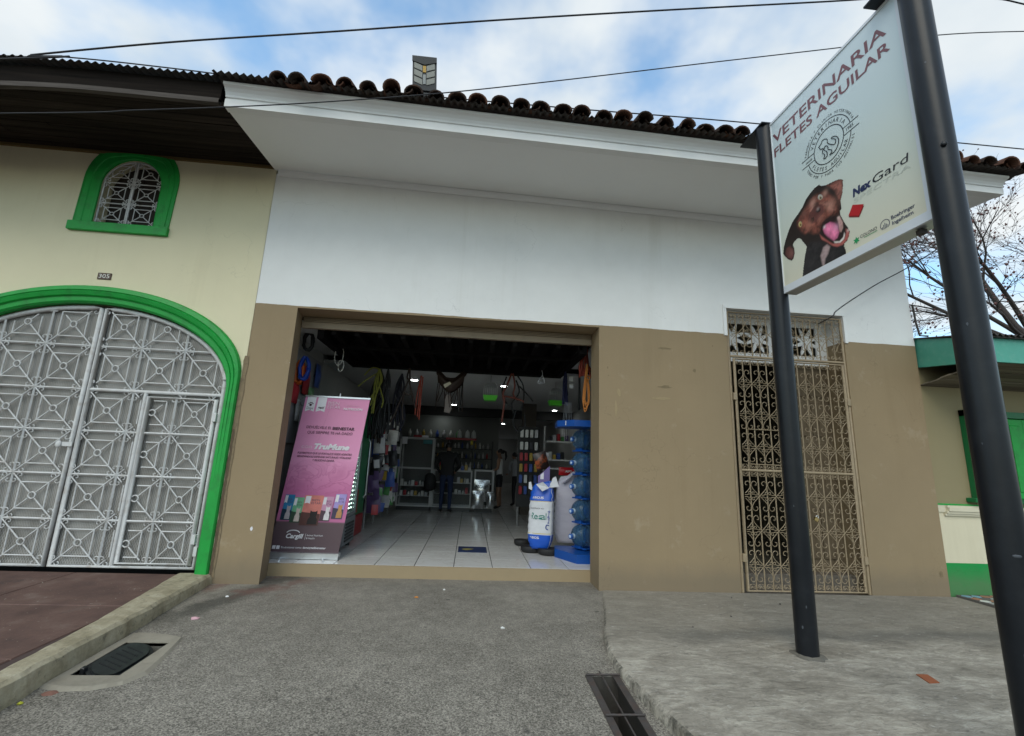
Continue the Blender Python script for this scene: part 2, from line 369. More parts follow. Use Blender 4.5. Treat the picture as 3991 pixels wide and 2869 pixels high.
def m_mesh():
    t = NT('expanded_metal_screen'); x = t.xyz()
    a = t.math('PINGPONG', t.math('MULTIPLY', t.math('ADD', x[0], t.math('MULTIPLY', x[2], .5)), 40), .5)
    b = t.math('PINGPONG', t.math('MULTIPLY', t.math('SUBTRACT', x[0], t.math('MULTIPLY', x[2], .5)), 40), .5)
    m = t.ramp(t.math('MINIMUM', a, b), [(.1, 1), (.17, 0)]); n = t.noise(3, 6, .7, (1, 1, .7))
    c = t.mix(m, t.ramp(n, [(.35, (.15, .14, .122)), (.65, (.26, .246, .222))]), t.ramp(n, [(.3, (.3, .288, .265)), (.7, (.45, .445, .43))])); t.bump(m, .8, .006)
    return t.out(c, .6, spec=.3)
M_SCREEN = m_mesh()
M_DARKWOOD = m_wood('old_dark_boards', (.011, .009, .008), (.045, .034, .028))
M_TILE = m_tile()
M_ZINC = mat('dark_rusty_zinc', (.05, .043, .038), .7, .4, 9, .3, dirt=(.09, .045, .03), da=.6)
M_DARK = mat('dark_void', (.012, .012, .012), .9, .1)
M_FLOOR = m_floor()
M_GROUT = mat('dark_grout', (.035, .035, .035), .9)
M_POLE = mat('black_gloss_enamel', (.009, .0105, .0135), .34, .25, 5, .12, 30, spec=.28, dirt=(.022, .025, .03), da=.35, ds=7)
M_STEEL = mat('rusty_steel', (.075, .066, .062), .7, .35, 18, .3, metal=.3, dirt=(.12, .065, .045), da=.5, ds=14)
M_BLACKP = mat('black_plastic', (.014, .015, .017), .42, .2, 8)

# ------------------------------------------------------------------ the ground
def zd(y): return -.006 - .04 * max(0, 5.4 - y)
def zs(y): return -.01 * (5.4 - y)
def zl(y): return .08 - .02 * (5.4 - y)
tag(MB().add([(-500, -500, -.6), (500, -500, -.6), (500, 500, -.6), (-500, 500, -.6)], [(0, 1, 2, 3)]).build('ground', mat('bare_earth', (.14, .115, .085), .9, .3, .5)), kind='structure')
tag(MB().box(-80, 80, -9, .4, -.5, -.225).build('road', mat('asphalt', (.055, .055, .055), .9, .3, 3, .4)), kind='structure')
PIT = (-2.455, -2.155, 3.475, 3.965); DR = (.90, 1.115, .6, 3.49)
def hole_sheet(xs, ys, holes, zf):
    b = MB(); idx = {}
    for x0, x1 in zip(xs, xs[1:]):
        for y0, y1 in zip(ys, ys[1:]):
            cx, cy = (x0 + x1) / 2, (y0 + y1) / 2
            if any(h[0] < cx < h[1] and h[2] < cy < h[3] for h in holes): continue
            b.add([(x0, y0, zf(y0)), (x1, y0, zf(y0)), (x1, y1, zf(y1)), (x0, y1, zf(y1))], [(0, 1, 2, 3)])
    return b
def steps(a, b, n, extra=()): return sorted(set([round(a + (b - a) * i / n, 5) for i in range(n + 1)] + list(extra)))
dv = hole_sheet(steps(-2.75, 3.2, 24, (PIT[0], PIT[1], DR[0], DR[1])), steps(.38, 5.4, 24, (PIT[2], PIT[3], DR[2], DR[3])) + [5.79], (PIT, DR), zd)
dvo = tag(dv.build('driveway', M_DRIVE), kind='structure')
def pit(hole, depth, name, m):
    x0, x1, y0, y1 = hole; b = MB(); za, zb = zd(y0), zd(y1); zc = min(za, zb) - depth
    v = [(x0, y0, za), (x1, y0, za), (x1, y1, zb), (x0, y1, zb), (x0, y0, zc), (x1, y0, zc), (x1, y1, zc), (x0, y1, zc)]
    b.add(v, [(0, 1, 5, 4), (1, 2, 6, 5), (2, 3, 7, 6), (3, 0, 4, 7), (4, 5, 6, 7)]); return b.build(name, m, dvo)
pit(PIT, .17, 'meter_pit_lining', mat('pit_concrete', (.13, .12, .1), .9, .3, 12, .4))
pit(DR, .28, 'channel_lining', mat('wet_channel_concrete', (.055, .05, .043), .8, .4, 12, .5))
# pale mortar collar round the meter pit
def collar():
    b = MB(); cx, cy = (PIT[0] + PIT[1]) / 2, (PIT[2] + PIT[3]) / 2
    outer = [(-2.512, 3.33), (-2.36, 3.29), (-2.2, 3.30), (-2.06, 3.37), (-2.0, 3.5), (-2.03, 3.7), (-2.07, 3.9), (-2.11, 4.06), (-2.25, 4.12), (-2.42, 4.15), (-2.518, 4.14), (-2.52, 3.95), (-2.518, 3.7), (-2.515, 3.5)]
    inner = [(PIT[0], PIT[2]), (-2.36, PIT[2]), (-2.25, PIT[2]), (PIT[1], PIT[2]), (PIT[1], 3.55), (PIT[1], 3.7), (PIT[1], 3.88), (PIT[1], PIT[3]), (-2.25, PIT[3]), (-2.4, PIT[3]), (PIT[0], PIT[3]), (PIT[0], 3.88), (PIT[0], 3.7), (PIT[0], 3.55)]
    n = len(outer); v = []
    for k, h in ((0., .006), (.82, .014), (1., .0)):
        for (a, c), (e, g) in zip(inner, outer): x, y = a + (e - a) * k, c + (g - c) * k; v.append((x, y, zd(y) + h))
    for (a, c) in inner: v.append((a, c, zd(c) - .02))
    f = []
    for l, q in ((0, 1), (1, 2)):
        for i in range(n): f.append((l * n + i, l * n + (i + 1) % n, q * n + (i + 1) % n, q * n + i)[::-1])
    for i in range(n): f.append((3 * n + i, 3 * n + (i + 1) % n, (i + 1) % n, i))
    return b.add(v, f)
collar().build('mortar_collar', mat('pale_mortar', (.27, .245, .195), .9, .2, 9, .4, 40, dirt=(.15, .13, .1), da=.5, ds=10), dvo)
# right pavement with its curved, moss-stained edge
EDGE = [(.38, 2.95), (1., 2.2), (1.6, 1.72), (2.2, 1.41), (2.67, 1.262), (2.875, 1.226), (3.25, 1.165), (3.58, 1.136), (3.85, 1.15), (4.15, 1.21), (4.55, 1.337), (4.9, 1.43), (5.28, 1.527), (5.4, 1.56)]
def pavement():
    b = MB(); q = random.Random(3); ys = steps(.38, 5.4, 70); rows = []
    for y in ys:
        xe = lerp(EDGE, y) + q.uniform(-.0025, .0025); zt = zs(y) + q.uniform(-.002, .002); lift = min(.02, max(0., (zt - zd(y)) * .4))
        row = [(xe - .012, y, zd(y) - .1), (xe - .008 + q.uniform(-.004, .004), y, zt - lift - .004), (xe + .01, y, zt - lift * .35), (xe + .035, y, zt)]
        for k in (.12, .3, .55, .8, 1.): row.append((xe + .035 + (5.86 - xe - .035) * k, y, zs(y)))
        rows.append(row)
    n = len(rows[0]); v = [p for r_ in rows for p in r_]
    f = [(j * n + i, j * n + i + 1, (j + 1) * n + i + 1, (j + 1) * n + i) for j in range(len(rows) - 1) for i in range(n - 1)]
    return b.add(v, f, 0, True)
tag(pavement().build('pavement', M_SIDE), kind='structure')
# left pavement: red-oxide slabs on a bed, edged by the long kerb
lp = tag(MB().add([(-30, .38, zl(.38) - .008), (-2.48, .38, zl(.38) - .008), (-2.72, 5.41, zl(5.41) - .008), (-30, 5.41, zl(5.41) - .008)], [(0, 1, 2, 3)]).build('left_pavement', mat('red_bed', (.07, .045, .04), .8, .2)), kind='structure')
slab = Kit('slab', MB().box(-.596, .596, -.496, .496, -.03, 0, bev=.006), M_RED)
for i in range(5):
    for j in range(5):
        x, y = -3.36 - i * 1.2, 4.905 - j; slab.put((x, y, zl(y) + rnd.uniform(-.002, .002)), lp, (math.atan(.02), 0, 0))
def kerb():
    b = MB(); q = random.Random(5); xo = [(5.42, -2.632), (4.27, -2.555), (3.1, -2.505), (.38, -2.40)]; xi = [(5.42, -2.97), (4., -2.745), (3.1, -2.655), (.38, -2.54)]; rows = []
    for y in steps(.38, 5.4, 60):
        o = lerp(xo, y) + q.uniform(-.008, .008); i = lerp(xi, y) + q.uniform(-.004, .004); z = zl(y) + .012 + q.uniform(-.004, .003)
        rows.append([(i, y, z - .06), (i + .004, y, z - .004), (i + .02, y, z), ((i + o) / 2, y, z + .003), (o - .03, y, z - .002), (o - .004 + q.uniform(-.006, .004), y, z - .022), (o + .004, y, (z + zd(y)) / 2), (o + .012, y, zd(y) - .05)])
    n = len(rows[0]); v = [p for r_ in rows for p in r_]
    return b.add(v, [(j * n + i, j * n + i + 1, (j + 1) * n + i + 1, (j + 1) * n + i)[::-1] for j in range(len(rows) - 1) for i in range(n - 1)], 0, False)
tag(kerb().build('kerb', M_CURB), kind='structure')
# neighbour's pavement on the right, faced with broken tile
nb = tag(MB().box(5.87, 40, .38, 5.41, -.3, .022).build('right_pavement', mat('mosaic_bed', (.12, .11, .1), .9, .2, 8)), kind='structure')
mcols = [mat('mosaic_white', (.62, .62, .58), .35), mat('mosaic_blue', (.2, .36, .45), .35), mat('mosaic_terracotta', (.36, .16, .1), .4), mat('mosaic_grey', (.32, .32, .31), .4)]
for i in range(9):
    for j in range(11):
        x, y = 5.93 + i * .12, 5.34 - j * .1
        if rnd.random() < .08: continue
        n = rnd.choice((4, 5, 5)); po = [(x + math.cos(a) * rnd.uniform(.048, .062), y + math.sin(a) * rnd.uniform(.04, .052)) for a in [2 * math.pi * (k + rnd.uniform(-.18, .18)) / n + .4 for k in range(n)]]
        MB().prism(po, .02, .027, ID).build('mosaic_piece', rnd.choice(mcols), nb)

# ------------------------------------------------------------------ the shop (white over tan)
SL = -.0187
def zt(x): return SL * (x + 2.65)
shop = thing('shop_building', 'white and tan single-storey shop with wide open front and clay tile roof', 'building', (1.6, 5.4, 0))
w = MB(); Y0, Y1, TOP = 5.40, 5.785, 4.80
w.prism([(-2.63, Y0), (-2.145, Y0), (-2.22, Y1), (-2.63, Y1)], -.3, 3.06, ID)
w.box(-2.63, 1.512, Y0, Y1, 3.06, TOP); w.box(1.512, 3.18, Y0, Y1, -.3, TOP); w.box(3.18, 4.79, Y0, Y1, 3.425, TOP); w.box(4.79, 5.79, Y0, Y1, -.3, TOP)
w.box(5.6, 5.79, Y1, 12, -.3, 4.8); w.build('wall', M_SHOP, shop)
# soffit and cornice
def cornice():
    prof = [(4.30, 0.), (4.212, 0.), (4.21, .085), (4.224, .089), (4.224, .1), (4.208, .104), (4.204, .125), (4.19, .152), (4.165, .178), (4.135, .192), (4.132, .218), (4.30, .222)]
    b = MB(); n = len(prof); xs = steps(-2.66, 5.9, 24); v = []
    for x in xs:
        k = 1 - .18 * (x + 2.66) / 8.56
        v += [(x, y, 4.741 + zt(x) + z * k) for y, z in prof]
    f = [(j * n + i, j * n + (i + 1) % n, (j + 1) * n + (i + 1) % n, (j + 1) * n + i) for j in range(len(xs) - 1) for i in range(n)]
    f += [tuple(range(n)), tuple((len(xs) - 1) * n + i for i in range(n))][::1]
    return b.add(v, f)
cornice().build('cornice', M_WHITE, shop)
sf = MB(); q = [(-2.655, 4.28), (5.895, 4.28), (5.895, 5.42), (-2.655, 5.42)]
def zsof(x, y): return 4.741 + zt(x) + (y - 4.21) * .088
v = [(x, y, zsof(x, y)) for x, y in q] + [(x, y, zsof(x, y) + .12) for x, y in q]
sf.add(v, [(3, 2, 1, 0), (4, 5, 6, 7), (0, 1, 5, 4), (1, 2, 6, 5), (2, 3, 7, 6), (3, 0, 4, 7)]); sf.build('soffit', M_SOFFIT, shop)
cv = MB()
for x0, x1 in zip(steps(-2.6, 5.78, 8), steps(-2.6, 5.78, 8)[1:]):
    cv.add([(x, y, zsof(x, 5.4) + z) for x in (x0, x1) for y, z in ((5.398, -.085), (5.385, -.083), (5.37, -.05), (5.37, -.006))], [(0, 1, 5, 4)[::-1], (1, 2, 6, 5)[::-1], (2, 3, 7, 6)[::-1]])
cv.build('coving', M_SOFFIT, shop)
# roof: deck, wavy zinc edge, barrel tiles one by one
SLP = math.tan(R(17))
def zroof(x, y): return 4.985 + zt(x) * 1.18 + (y - 4.1) * SLP
rf = MB().add([(x, y, zroof(x, y)) for x, y in ((-2.7, 4.12), (6.0, 4.12), (6.0, 12), (-2.7, 12))] + [(x, y, zroof(x, y) - .06) for x, y in ((-2.7, 4.2), (6.0, 4.2), (6.0, 12), (-2.7, 12))], [(0, 1, 2, 3), (7, 6, 5, 4), (0, 4, 5, 1), (1, 5, 6, 2), (2, 6, 7, 3), (3, 7, 4, 0)]).build('roof', M_ZINC, shop)
zc = MB(); nx = 124 * 4
zc.grid(lambda u, v_: (-2.72 + u * 8.78, 4.03 + v_ * .5, zroof(-2.72 + u * 8.78, 4.03 + v_ * .5) + .008 + .017 * math.sin(u * 124 * 2 * math.pi)), nx, 1)
zc.grid(lambda u, v_: (-2.72 + u * 8.78, 4.03 + v_ * .5, zroof(-2.72 + u * 8.78, 4.03 + v_ * .5) + .003 + .017 * math.sin(u * 124 * 2 * math.pi)), nx, 1, flip=True)
zc.build('zinc_edge', M_ZINC, rf)
def barrel(r0, r1, L, th, flip=False):
    b = MB(); n = 9; v = []
    for y, r_ in ((0, r0), (L, r1)):
        for rr in (r_, r_ - th):
            for k in range(n):
                a = math.pi * k / (n - 1); v.append((rr * math.cos(a), y, rr * math.sin(a) * (-.55 if flip else .95)))
    f = []
    for k in range(n - 1):
        f += [(k, k + 1, 2 * n + k + 1, 2 * n + k), (n + k + 1, n + k, 3 * n + k, 3 * n + k + 1), (k + 1, k, n + k, n + k + 1), (2 * n + k, 2 * n + k + 1, 3 * n + k + 1, 3 * n + k)]
    f += [(0, 2 * n, 3 * n, n), (n - 1, 2 * n - 1, 4 * n - 1, 3 * n - 1)]
    return b.add(v, f, 0, False)
cover = Kit('roof_tile', barrel(.098, .082, .44, .016), M_TILE); pan = Kit('pan_tile', barrel(.09, .1, .44, .014, True), M_TILE)
for rowi in range(3):
    for i in range(39):
        x = -2.3 + i * .2165 + rnd.uniform(-.022, .022); y = 3.985 + rowi * .37 + rnd.uniform(-.04, .045)
        if i < 1 and rowi == 0: continue
        jz = .035 if (rowi == 0 and i < 3) else 0
        cover.put((x, y, zroof(x, y) + .012 - jz + rowi * .006 + rnd.uniform(-.012, .012)), rf, (R(17) + rnd.uniform(-.05, .05), rnd.uniform(-.16, .16), rnd.uniform(-.1, .1)), (rnd.uniform(.84, 1.05), 1, rnd.uniform(.72, .98)))
        if rowi == 0: pan.put((x + .108, y + .05, zroof(x, y + .05) + .052 - jz), rf, (R(17), rnd.uniform(-.05, .05), rnd.uniform(-.04, .04)))
# rolled-up shutter in the lintel
sh = MB(); sh.box(-2.2, 1.505, 5.74, 5.80, 2.915, 2.99); sh.box(-2.2, 1.505, 5.76, 5.79, 2.99, 3.058)
for k in range(3): sh.box(-2.19, 1.5, 5.742, 5.762, 2.998 + k * .02, 3.010 + k * .02)
sh.build('rolled_shutter', mat('tan_shutter', (.3, .235, .16), .5, .12, 6, dirt=(.13, .1, .075), da=.4), shop)
# threshold step, tiled floor
fl = tag(MB().box(-2.5, 3.0, 5.80, 30, -.2, .118).build('shop_floor', M_GROUT), kind='structure')
MB().box(-2.215, 1.51, 5.765, 5.80, -.2, .128).build('step_riser', M_TANRIM, fl)
ft = Kit('floor_tile', MB().box(-.2258, .2258, -.229, .229, -.012, 0, bev=.0015), M_FLOOR)
for i in range(-5, 6):
    for j in range(20):
        x = -.125 - .23 + .46 * (i + 1) ; y = 6.03 + .46 * j
        if x < 2.9 and x > -2.45: ft.put((x, y, .13), fl)
MB().box(-2.5, 3.0, 15.0, 30, .118, .129).build('far_floor', M_FLOOR, fl)

# ------------------------------------------------------------------ the house on the left (cream, green trim)
house = thing('cream_house', 'cream plaster house with green arched trim and dark timber eaves', 'house', (-4.4, 5.4, 0))
GC, GA, GB, GZ = -4.39, 1.60, .93, 2.03
WX0, WX1, WZ0, WZS = -4.635, -3.935, 3.945, 4.46; WCX = (WX0 + WX1) / 2; WR = (WX1 - WX0) / 2
def gtop(x): k = 1 - ((x - GC) / GA) ** 2; return GZ + GB * math.sqrt(max(0, k))
def wtop(x): k = 1 - ((x - WCX) / WR) ** 2; return WZS + WR * math.sqrt(max(0, k))
HT = 4.93
xs = sorted(set([-30, GC - GA, GC + GA, -2.634, WX0, WX1] + [round(GC + GA * math.cos(math.pi * k / 36), 5) for k in range(37)] + [round(WCX + WR * math.cos(math.pi * k / 14), 5) for k in range(15)]))
hw = MB(); YB = 5.66
for x0, x1 in zip(xs, xs[1:]):
    if x1 - x0 < 1e-4: continue
    c = (x0 + x1) / 2
    def solids(x):
        s = []; lo = -.3
        if GC - GA < c < GC + GA: lo = gtop(x)
        if WX0 < c < WX1: return [(lo, WZ0), (wtop(x), HT)]
        return [(lo, HT)]
    for (a0, a1), (b0, b1) in zip(solids(x0), solids(x1)):
        hw.add([(x0, 5.4, a0), (x1, 5.4, b0), (x1, 5.4, b1), (x0, 5.4, a1), (x0, YB, a0), (x1, YB, b0), (x1, YB, b1), (x0, YB, a1)], [(0, 1, 2, 3), (5, 4, 7, 6), (1, 0, 4, 5), (3, 2, 6, 7)])
for x, z0, z1, s in ((GC - GA, -.3, GZ, 1), (GC + GA, -.3, GZ, -1), (WX0, WZ0, WZS, 1), (WX1, WZ0, WZS, -1)):
    f = (0, 1, 2, 3) if s > 0 else (3, 2, 1, 0); hw.add([(x, 5.4, z0), (x, YB, z0), (x, YB, z1), (x, 5.4, z1)], [f])
hw.build('wall', M_CREAM, house)
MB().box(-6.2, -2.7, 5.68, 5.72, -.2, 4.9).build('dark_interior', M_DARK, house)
def sweep(inner, outer, prof):
    b = MB(); n = len(prof); v = []
    for (a, c), (e, g) in zip(inner, outer):
        k = min(1, max(0, (c - 1.75) / .4)) ; v += [(a + (e - a) * t, y if t <= 0 or t >= 1 else 5.352 + (y - 5.352) * k, c + (g - c) * t) for t, y in prof]
    return b.add(v, [(j * n + i, j * n + i + 1, (j + 1) * n + i + 1, (j + 1) * n + i) for j in range(len(inner) - 1) for i in range(n - 1)], 0, False)
TP = [(-.04, 5.45), (-.04, 5.385), (.06, 5.365), (.30, 5.36), (.33, 5.345), (.36, 5.36), (.40, 5.348), (.62, 5.33), (.66, 5.345), (.70, 5.335), (.93, 5.345), (1, 5.37), (1, 5.41)]
gi = [(GC + GA, .085), (GC + GA, 1.)]; go = [(GC + GA + .128, .085), (GC + GA + .128, 1.)]
for k in range(49):
    a = math.pi * k / 48; gi.append((GC + GA * math.cos(a), GZ + GB * math.sin(a))); go.append((GC + (GA + .128) * math.cos(a), 2.2 + .955 * math.sin(a)))
gi += [(GC - GA, 1.), (GC - GA, .085)]; go += [(GC - GA - .128, 1.), (GC - GA - .128, .085)]
sweep(gi, go, TP).build('gate_arch_trim', M_GREEN, house)
wi = [(WX1, WZ0)]; wo = [(WX1 + .175, WZ0)]
for k in range(25):
    a = math.pi * k / 24; wi.append((WCX + WR * math.cos(a), WZS + WR * math.sin(a))); wo.append((WCX + (WR + .19) * math.cos(a), min(4.895, WZS + .06 + (WR + .2) * math.sin(a))))
wi.append((WX0, WZ0)); wo.append((WX0 - .2, WZ0))
sweep(wi, wo, [(-.03, 5.41), (-.03, 5.388), (.1, 5.38), (.45, 5.378), (.5, 5.368), (.78, 5.366), (.82, 5.376), (1, 5.385), (1, 5.41)]).build('window_trim', M_GREEN, house)
MB().box(WX0 - .225, WX1 + .185, 5.355, 5.402, WZ0 - .115, WZ0 - .002, bev=.006).build('window_sill', M_GREEN, house)
wsh = MB()
for k in range(2): wsh.box(WX0 + .01 + k * .345, WX0 + .345 + k * .345, 5.575, 5.60, WZ0, WZS + .36)
wsh.build('shutter_behind_grille', mat('dark_brown_shutter', (.03, .022, .018), .7, .3, 12), house)
# ironwork helpers -------------------------------------------------
def spiral(cx, cz, r0, a0, turns, n=10, s=1):
    return [(cx + r0 * (1 - .72 * k / n) * math.cos(a0 + s * turns * 2 * math.pi * k / n), cz + r0 * (1 - .72 * k / n) * math.sin(a0 + s * turns * 2 * math.pi * k / n)) for k in range(n + 1)]
def cell_lines(c=.235):
    """one square of the gate pattern round its centre: cross, square, ring, corner scrolls"""
    L = []
    for sx_ in (-1, 1):
        for sz_ in (-1, 1):
            L.append([(sx_ * c * t, sz_ * c * t) for t in (.13, .4, .7, .96)])
            for (dx, dz) in ((1, .42), (.42, 1)):
                q = spiral(sx_ * (c - .078 if dx == 1 else c - .03), sz_ * (c - .078 if dz == 1 else c - .03), .03, 0 if sx_ > 0 else math.pi, .8, 8, sx_ * sz_ * (1 if dx == 1 else -1))
                L.append(q)
    h = c * .58
    for a, b in (((-h, -h), (h, -h)), ((h, -h), (h, h)), ((h, h), (-h, h)), ((-h, h), (-h, -h))):
        L.append([(a[0] + (b[0] - a[0]) * k / 4, a[1] + (b[1] - a[1]) * k / 4) for k in range(5)])
    L.append([(.034 * math.cos(k * math.pi / 6), .034 * math.sin(k * math.pi / 6)) for k in range(13)])
    return L
def iron(lines, r_, y, n=4):
    b = MB()
    for l in lines:
        if len(l) > 1: b.tube([(a, y, c) for a, c in l], r_ * (.62 if len(l) == 9 and r_ > .006 else 1), 6 if r_ > .006 else n, cap=False)     # thinner rod for the curled ends
    return b
def clip(lines, ok):
    out = []
    for l in lines:
        cur = []
        for p in l:
            if ok(*p): cur.append(p)
            else:
                if len(cur) > 1: out.append(cur)
                cur = []
        if len(cur) > 1: out.append(cur)
    return out
# the gate ---------------------------------------------------------
gate = thing('iron_gate', 'grey arched double iron gate with diagonal crosses in the green arch', 'gate', (-4.39, 5.46, .1))
GY = 5.46
def atop(x, d=.045): k = 1 - ((x - GC) / (GA - d)) ** 2; return GZ + (GB - d) * math.sqrt(max(0, k))
cellkit = Kit('cross_ornament', iron(cell_lines(), .0078, 0), M_GATE)
ZROW = [.125, .585, 1.05, 1.515, 1.972, 2.465, 2.95]
def leaf(xa, xb, name, lab, cols):
    fr = MB(); n = 20
    top = [(xa + (xb - xa) * k / n, atop(xa + (xb - xa) * k / n)) for k in range(n + 1)]
    path = [(xa, .125)] + top + [(xb, .125)]
    fr.tube([(a, GY, c) for a, c in path], .026, 8, closed=True); root = fr.build(name, M_GATE, gate); root['label'] = lab
    return root
def bar(p0, p1, par, r_=.0125, nm='bar', m=None, y=GY): return MB().tube([(p0[0], y, p0[1]), (p1[0], y, p1[1])], r_, 4 if r_ < .02 else 8).build(nm, m or M_GATE, par)
LX0, LX1 = GC - GA + .05, -4.335; RX0, RX1 = -4.275, GC + GA - .06
Lf = leaf(LX0, LX1, 'gate_leaf', 'left leaf of the gate', 3); Rf = leaf(RX0, RX1, 'gate_leaf', 'right leaf of the gate with wicket door', 3)
def fill(par, xcols, rows, ok=None, zr=ZROW):
    for xa, xb in xcols:
        for k in rows:
            cx, cz = (xa + xb) / 2, (zr[k] + zr[k + 1]) / 2; kx, kz = (xb - xa) / .47, (zr[k + 1] - zr[k]) / .47
            good = ok is None or all(ok(cx + a * .23, cz + b * .23) for a in (-1, 1) for b in (-1, 1))
            if good: cellkit.put((cx, GY - .004, cz), par, scale=(kx, 1, kz))
            else:
                ls = clip([[(cx + a * kx, cz + c * kz) for a, c in l] for l in cell_lines()], ok)
                if ls: iron(ls, .0078, GY - .004).build('cross_ornament', M_GATE, par)
inL = lambda x, z: z < atop(x) - .02 and LX0 + .02 < x < LX1 - .02
inR = lambda x, z: z < atop(x) - .02 and RX0 + .02 < x < RX1 - .02
LC = [-5.94, -5.795, -5.32, -4.845, -4.36]
for x in LC[1:4]: bar((x, .13), (x, min(2.95, atop(x))), Lf)
for z in ZROW[1:6]: bar((max(LX0, GC - (GA - .05) * math.sqrt(max(0, 1 - (max(0, z - GZ) / (GB - .05)) ** 2))), z), (LX1, z), Lf)
fill(Lf, [(a, b) for a, b in zip(LC[1:], LC[2:])], range(6), inL); fill(Lf, [(-6.27, -5.795)], range(6), inL)
RC = [-4.29, -3.82, -3.345, -2.87]
bar((RX0, 1.972), (RX1, 1.972), Rf, .02, 'rail')
for x in RC[1:3]: bar((x, 1.98), (x, atop(x)), Rf)
bar((RX0, 2.465), (GC + (GA - .05) * math.sqrt(1 - ((2.465 - GZ) / (GB - .05)) ** 2), 2.465), Rf)
fill(Rf, list(zip(RC, RC[1:])), (4, 5), inR)
bar((-3.675, .13), (-3.675, 1.96), Rf, .022, 'stile'); bar((-3.81, .13), (-3.81, 1.96), Rf)
for z in ZROW[1:4]: bar((RX0, z), (-3.69, z), Rf)
fill(Rf, [(-4.285, -3.81)], range(4)); inS = lambda x, z: x < -3.70
fill(Rf, [(-3.81, -3.335)], range(4), inS)
wk = MB(); wk.tube([(-3.625, GY - .012, .165), (-3.625, GY - .012, 1.915), (-2.905, GY - .012, 1.915), (-2.905, GY - .012, .165)], .024, 8, closed=True)
wd = wk.build('wicket_door', M_GATE, gate)
bar((-3.335, .17), (-3.335, 1.91), wd, y=GY - .012)
for z in ZROW[1:4]: bar((-3.61, z), (-2.92, z), wd, y=GY - .012)
inW = lambda x, z: -3.605 < x < -2.925 and .17 < z < 1.9
fill(wd, [(-3.335, -2.91)], range(4), None); fill(wd, [(-3.81, -3.335)], range(4), inW)
for z in (1.72, .42): MB().box(-2.9, -2.865, GY - .05, GY + .01, z - .05, z + .05, bev=.004).build('hinge', M_GATE, wd)
for z in (2.2, .3): MB().box(-2.865, -2.83, GY - .045, GY + .01, z - .05, z + .05, bev=.004).build('hinge', M_GATE, Rf)
lk = MB().lathe([(.03, 0), (.03, .02), (.02, .026)], 14, T=lambda p: (-4.43 + p[0], GY - .03 - p[2], 1.36 + p[1] * 1.2)); lk.box(-4.40, -4.30, GY - .04, GY - .03, 1.34, 1.385); lk.build('lock_plate', M_GATE, Lf)
scr = MB(); nS = 28
for xa, xb in ((LX0, LX1), (RX0, RX1)):
    scr.add([(xa + (xb - xa) * k / nS, GY + .03, z) for k in range(nS + 1) for z in (.13, atop(xa + (xb - xa) * k / nS) - .01)], [(2 * k, 2 * k + 2, 2 * k + 3, 2 * k + 1) for k in range(nS)])
scr.build('expanded_metal_screen', M_SCREEN, gate)
# arched window grille
wg = thing('window_grille', 'small white iron grille in the green arched window', 'grille', (WCX, 5.47, WZ0))
def watop(x): return wtop(x) - .015
for nm, xa, xb in (('grille_leaf', WX0 + .018, WCX - .008), ('grille_leaf', WCX + .008, WX1 - .018)):
    pth = [(xa, WZ0 + .01)] + [(xa + (xb - xa) * k / 10, watop(xa + (xb - xa) * k / 10)) for k in range(11)] + [(xb, WZ0 + .01)]
    g = MB().tube([(a, 5.43, c) for a, c in pth], .012, 6, closed=True).build(nm, M_GATE, wg)
    zr = [WZ0 + .01, WZ0 + .285, WZ0 + .56, WZ0 + .86]
    for z in zr[1:3]: bar((xa, z), (xb, z), g, .007, y=5.43)
    for k in range(3):
        cx, cz = (xa + xb) / 2, (zr[k] + zr[k + 1]) / 2; kk = (xb - xa) / .47
        ls = clip([[(cx + a * kk, cz + c * .58) for a, c in l] for l in cell_lines()], lambda x, z: z < watop(x))
        iron(ls, .0055, 5.426).build('cross_ornament', M_GATE, g)
# number plate
npl = thing('number_plate', 'small worn metal house number plate reading 305', 'sign', (-4.345, 5.4, 3.24))
MB().box(-4.418, -4.272, 5.39, 5.401, 3.245, 3.325, bev=.003).build('plate', mat('worn_brown_plate', (.09, .06, .045), .5, .3, 30, metal=.5), npl)
MB().text('305', lambda p: (p[0], 5.388, p[1]), -4.345, 3.262, .048, .115, 'C').build('digits', mat('pale_metal', (.5, .48, .43), .4, .2, 30, metal=.6), npl)
# eaves of the cream house: soffit boards, fascia, corrugated sheet
EX0, EX1 = -30, -2.69
plank = 12
for k in range(9):
    y0 = 4.22 + k * .133; z0 = 4.79 + (y0 - 4.2) * .085
    b = MB(); xs2 = [-30, -7.2 - (k % 3) * .5, -4.9 - (k * 37 % 5) * .3, EX1]
    for a, c in zip(xs2, xs2[1:]):
        MB().add([(x, y, 4.79 + (y - 4.2) * .085 + dz + rnd.uniform(-.003, .003)) for dz in (0, .02) for x, y in ((a + .004, y0), (c - .004, y0), (c - .004, y0 + .124), (a + .004, y0 + .124))], [(3, 2, 1, 0), (4, 5, 6, 7), (0, 1, 5, 4), (1, 2, 6, 5), (2, 3, 7, 6), (3, 0, 4, 7)]).build('soffit_board', M_DARKWOOD, house)
def ez(x): return .0 if x > -3.9 else -.055 * ((-3.9 - x) / .9) ** 1.5 if x > -5.6 else -.14
MB().box(-30, EX1, 4.2, 5.42, 4.93, 4.95).build('eave_deck', M_DARK, house)
fa = MB(); xq = steps(-6.5, EX1, 20)
for z0, z1, y0, y1 in ((4.735, 4.785, 4.165, 4.215), (4.785, 4.98, 4.185, 4.215)):
    for a, c in zip([-30] + xq, xq): fa.add([(x, y, z + ez(x)) for z in (z0, z1) for x, y in ((a, y0), (c, y0), (c, y1), (a, y1))], [(3, 2, 1, 0), (4, 5, 6, 7), (0, 1, 5, 4), (2, 3, 7, 6)], 0 if z0 > 4.76 else 1)
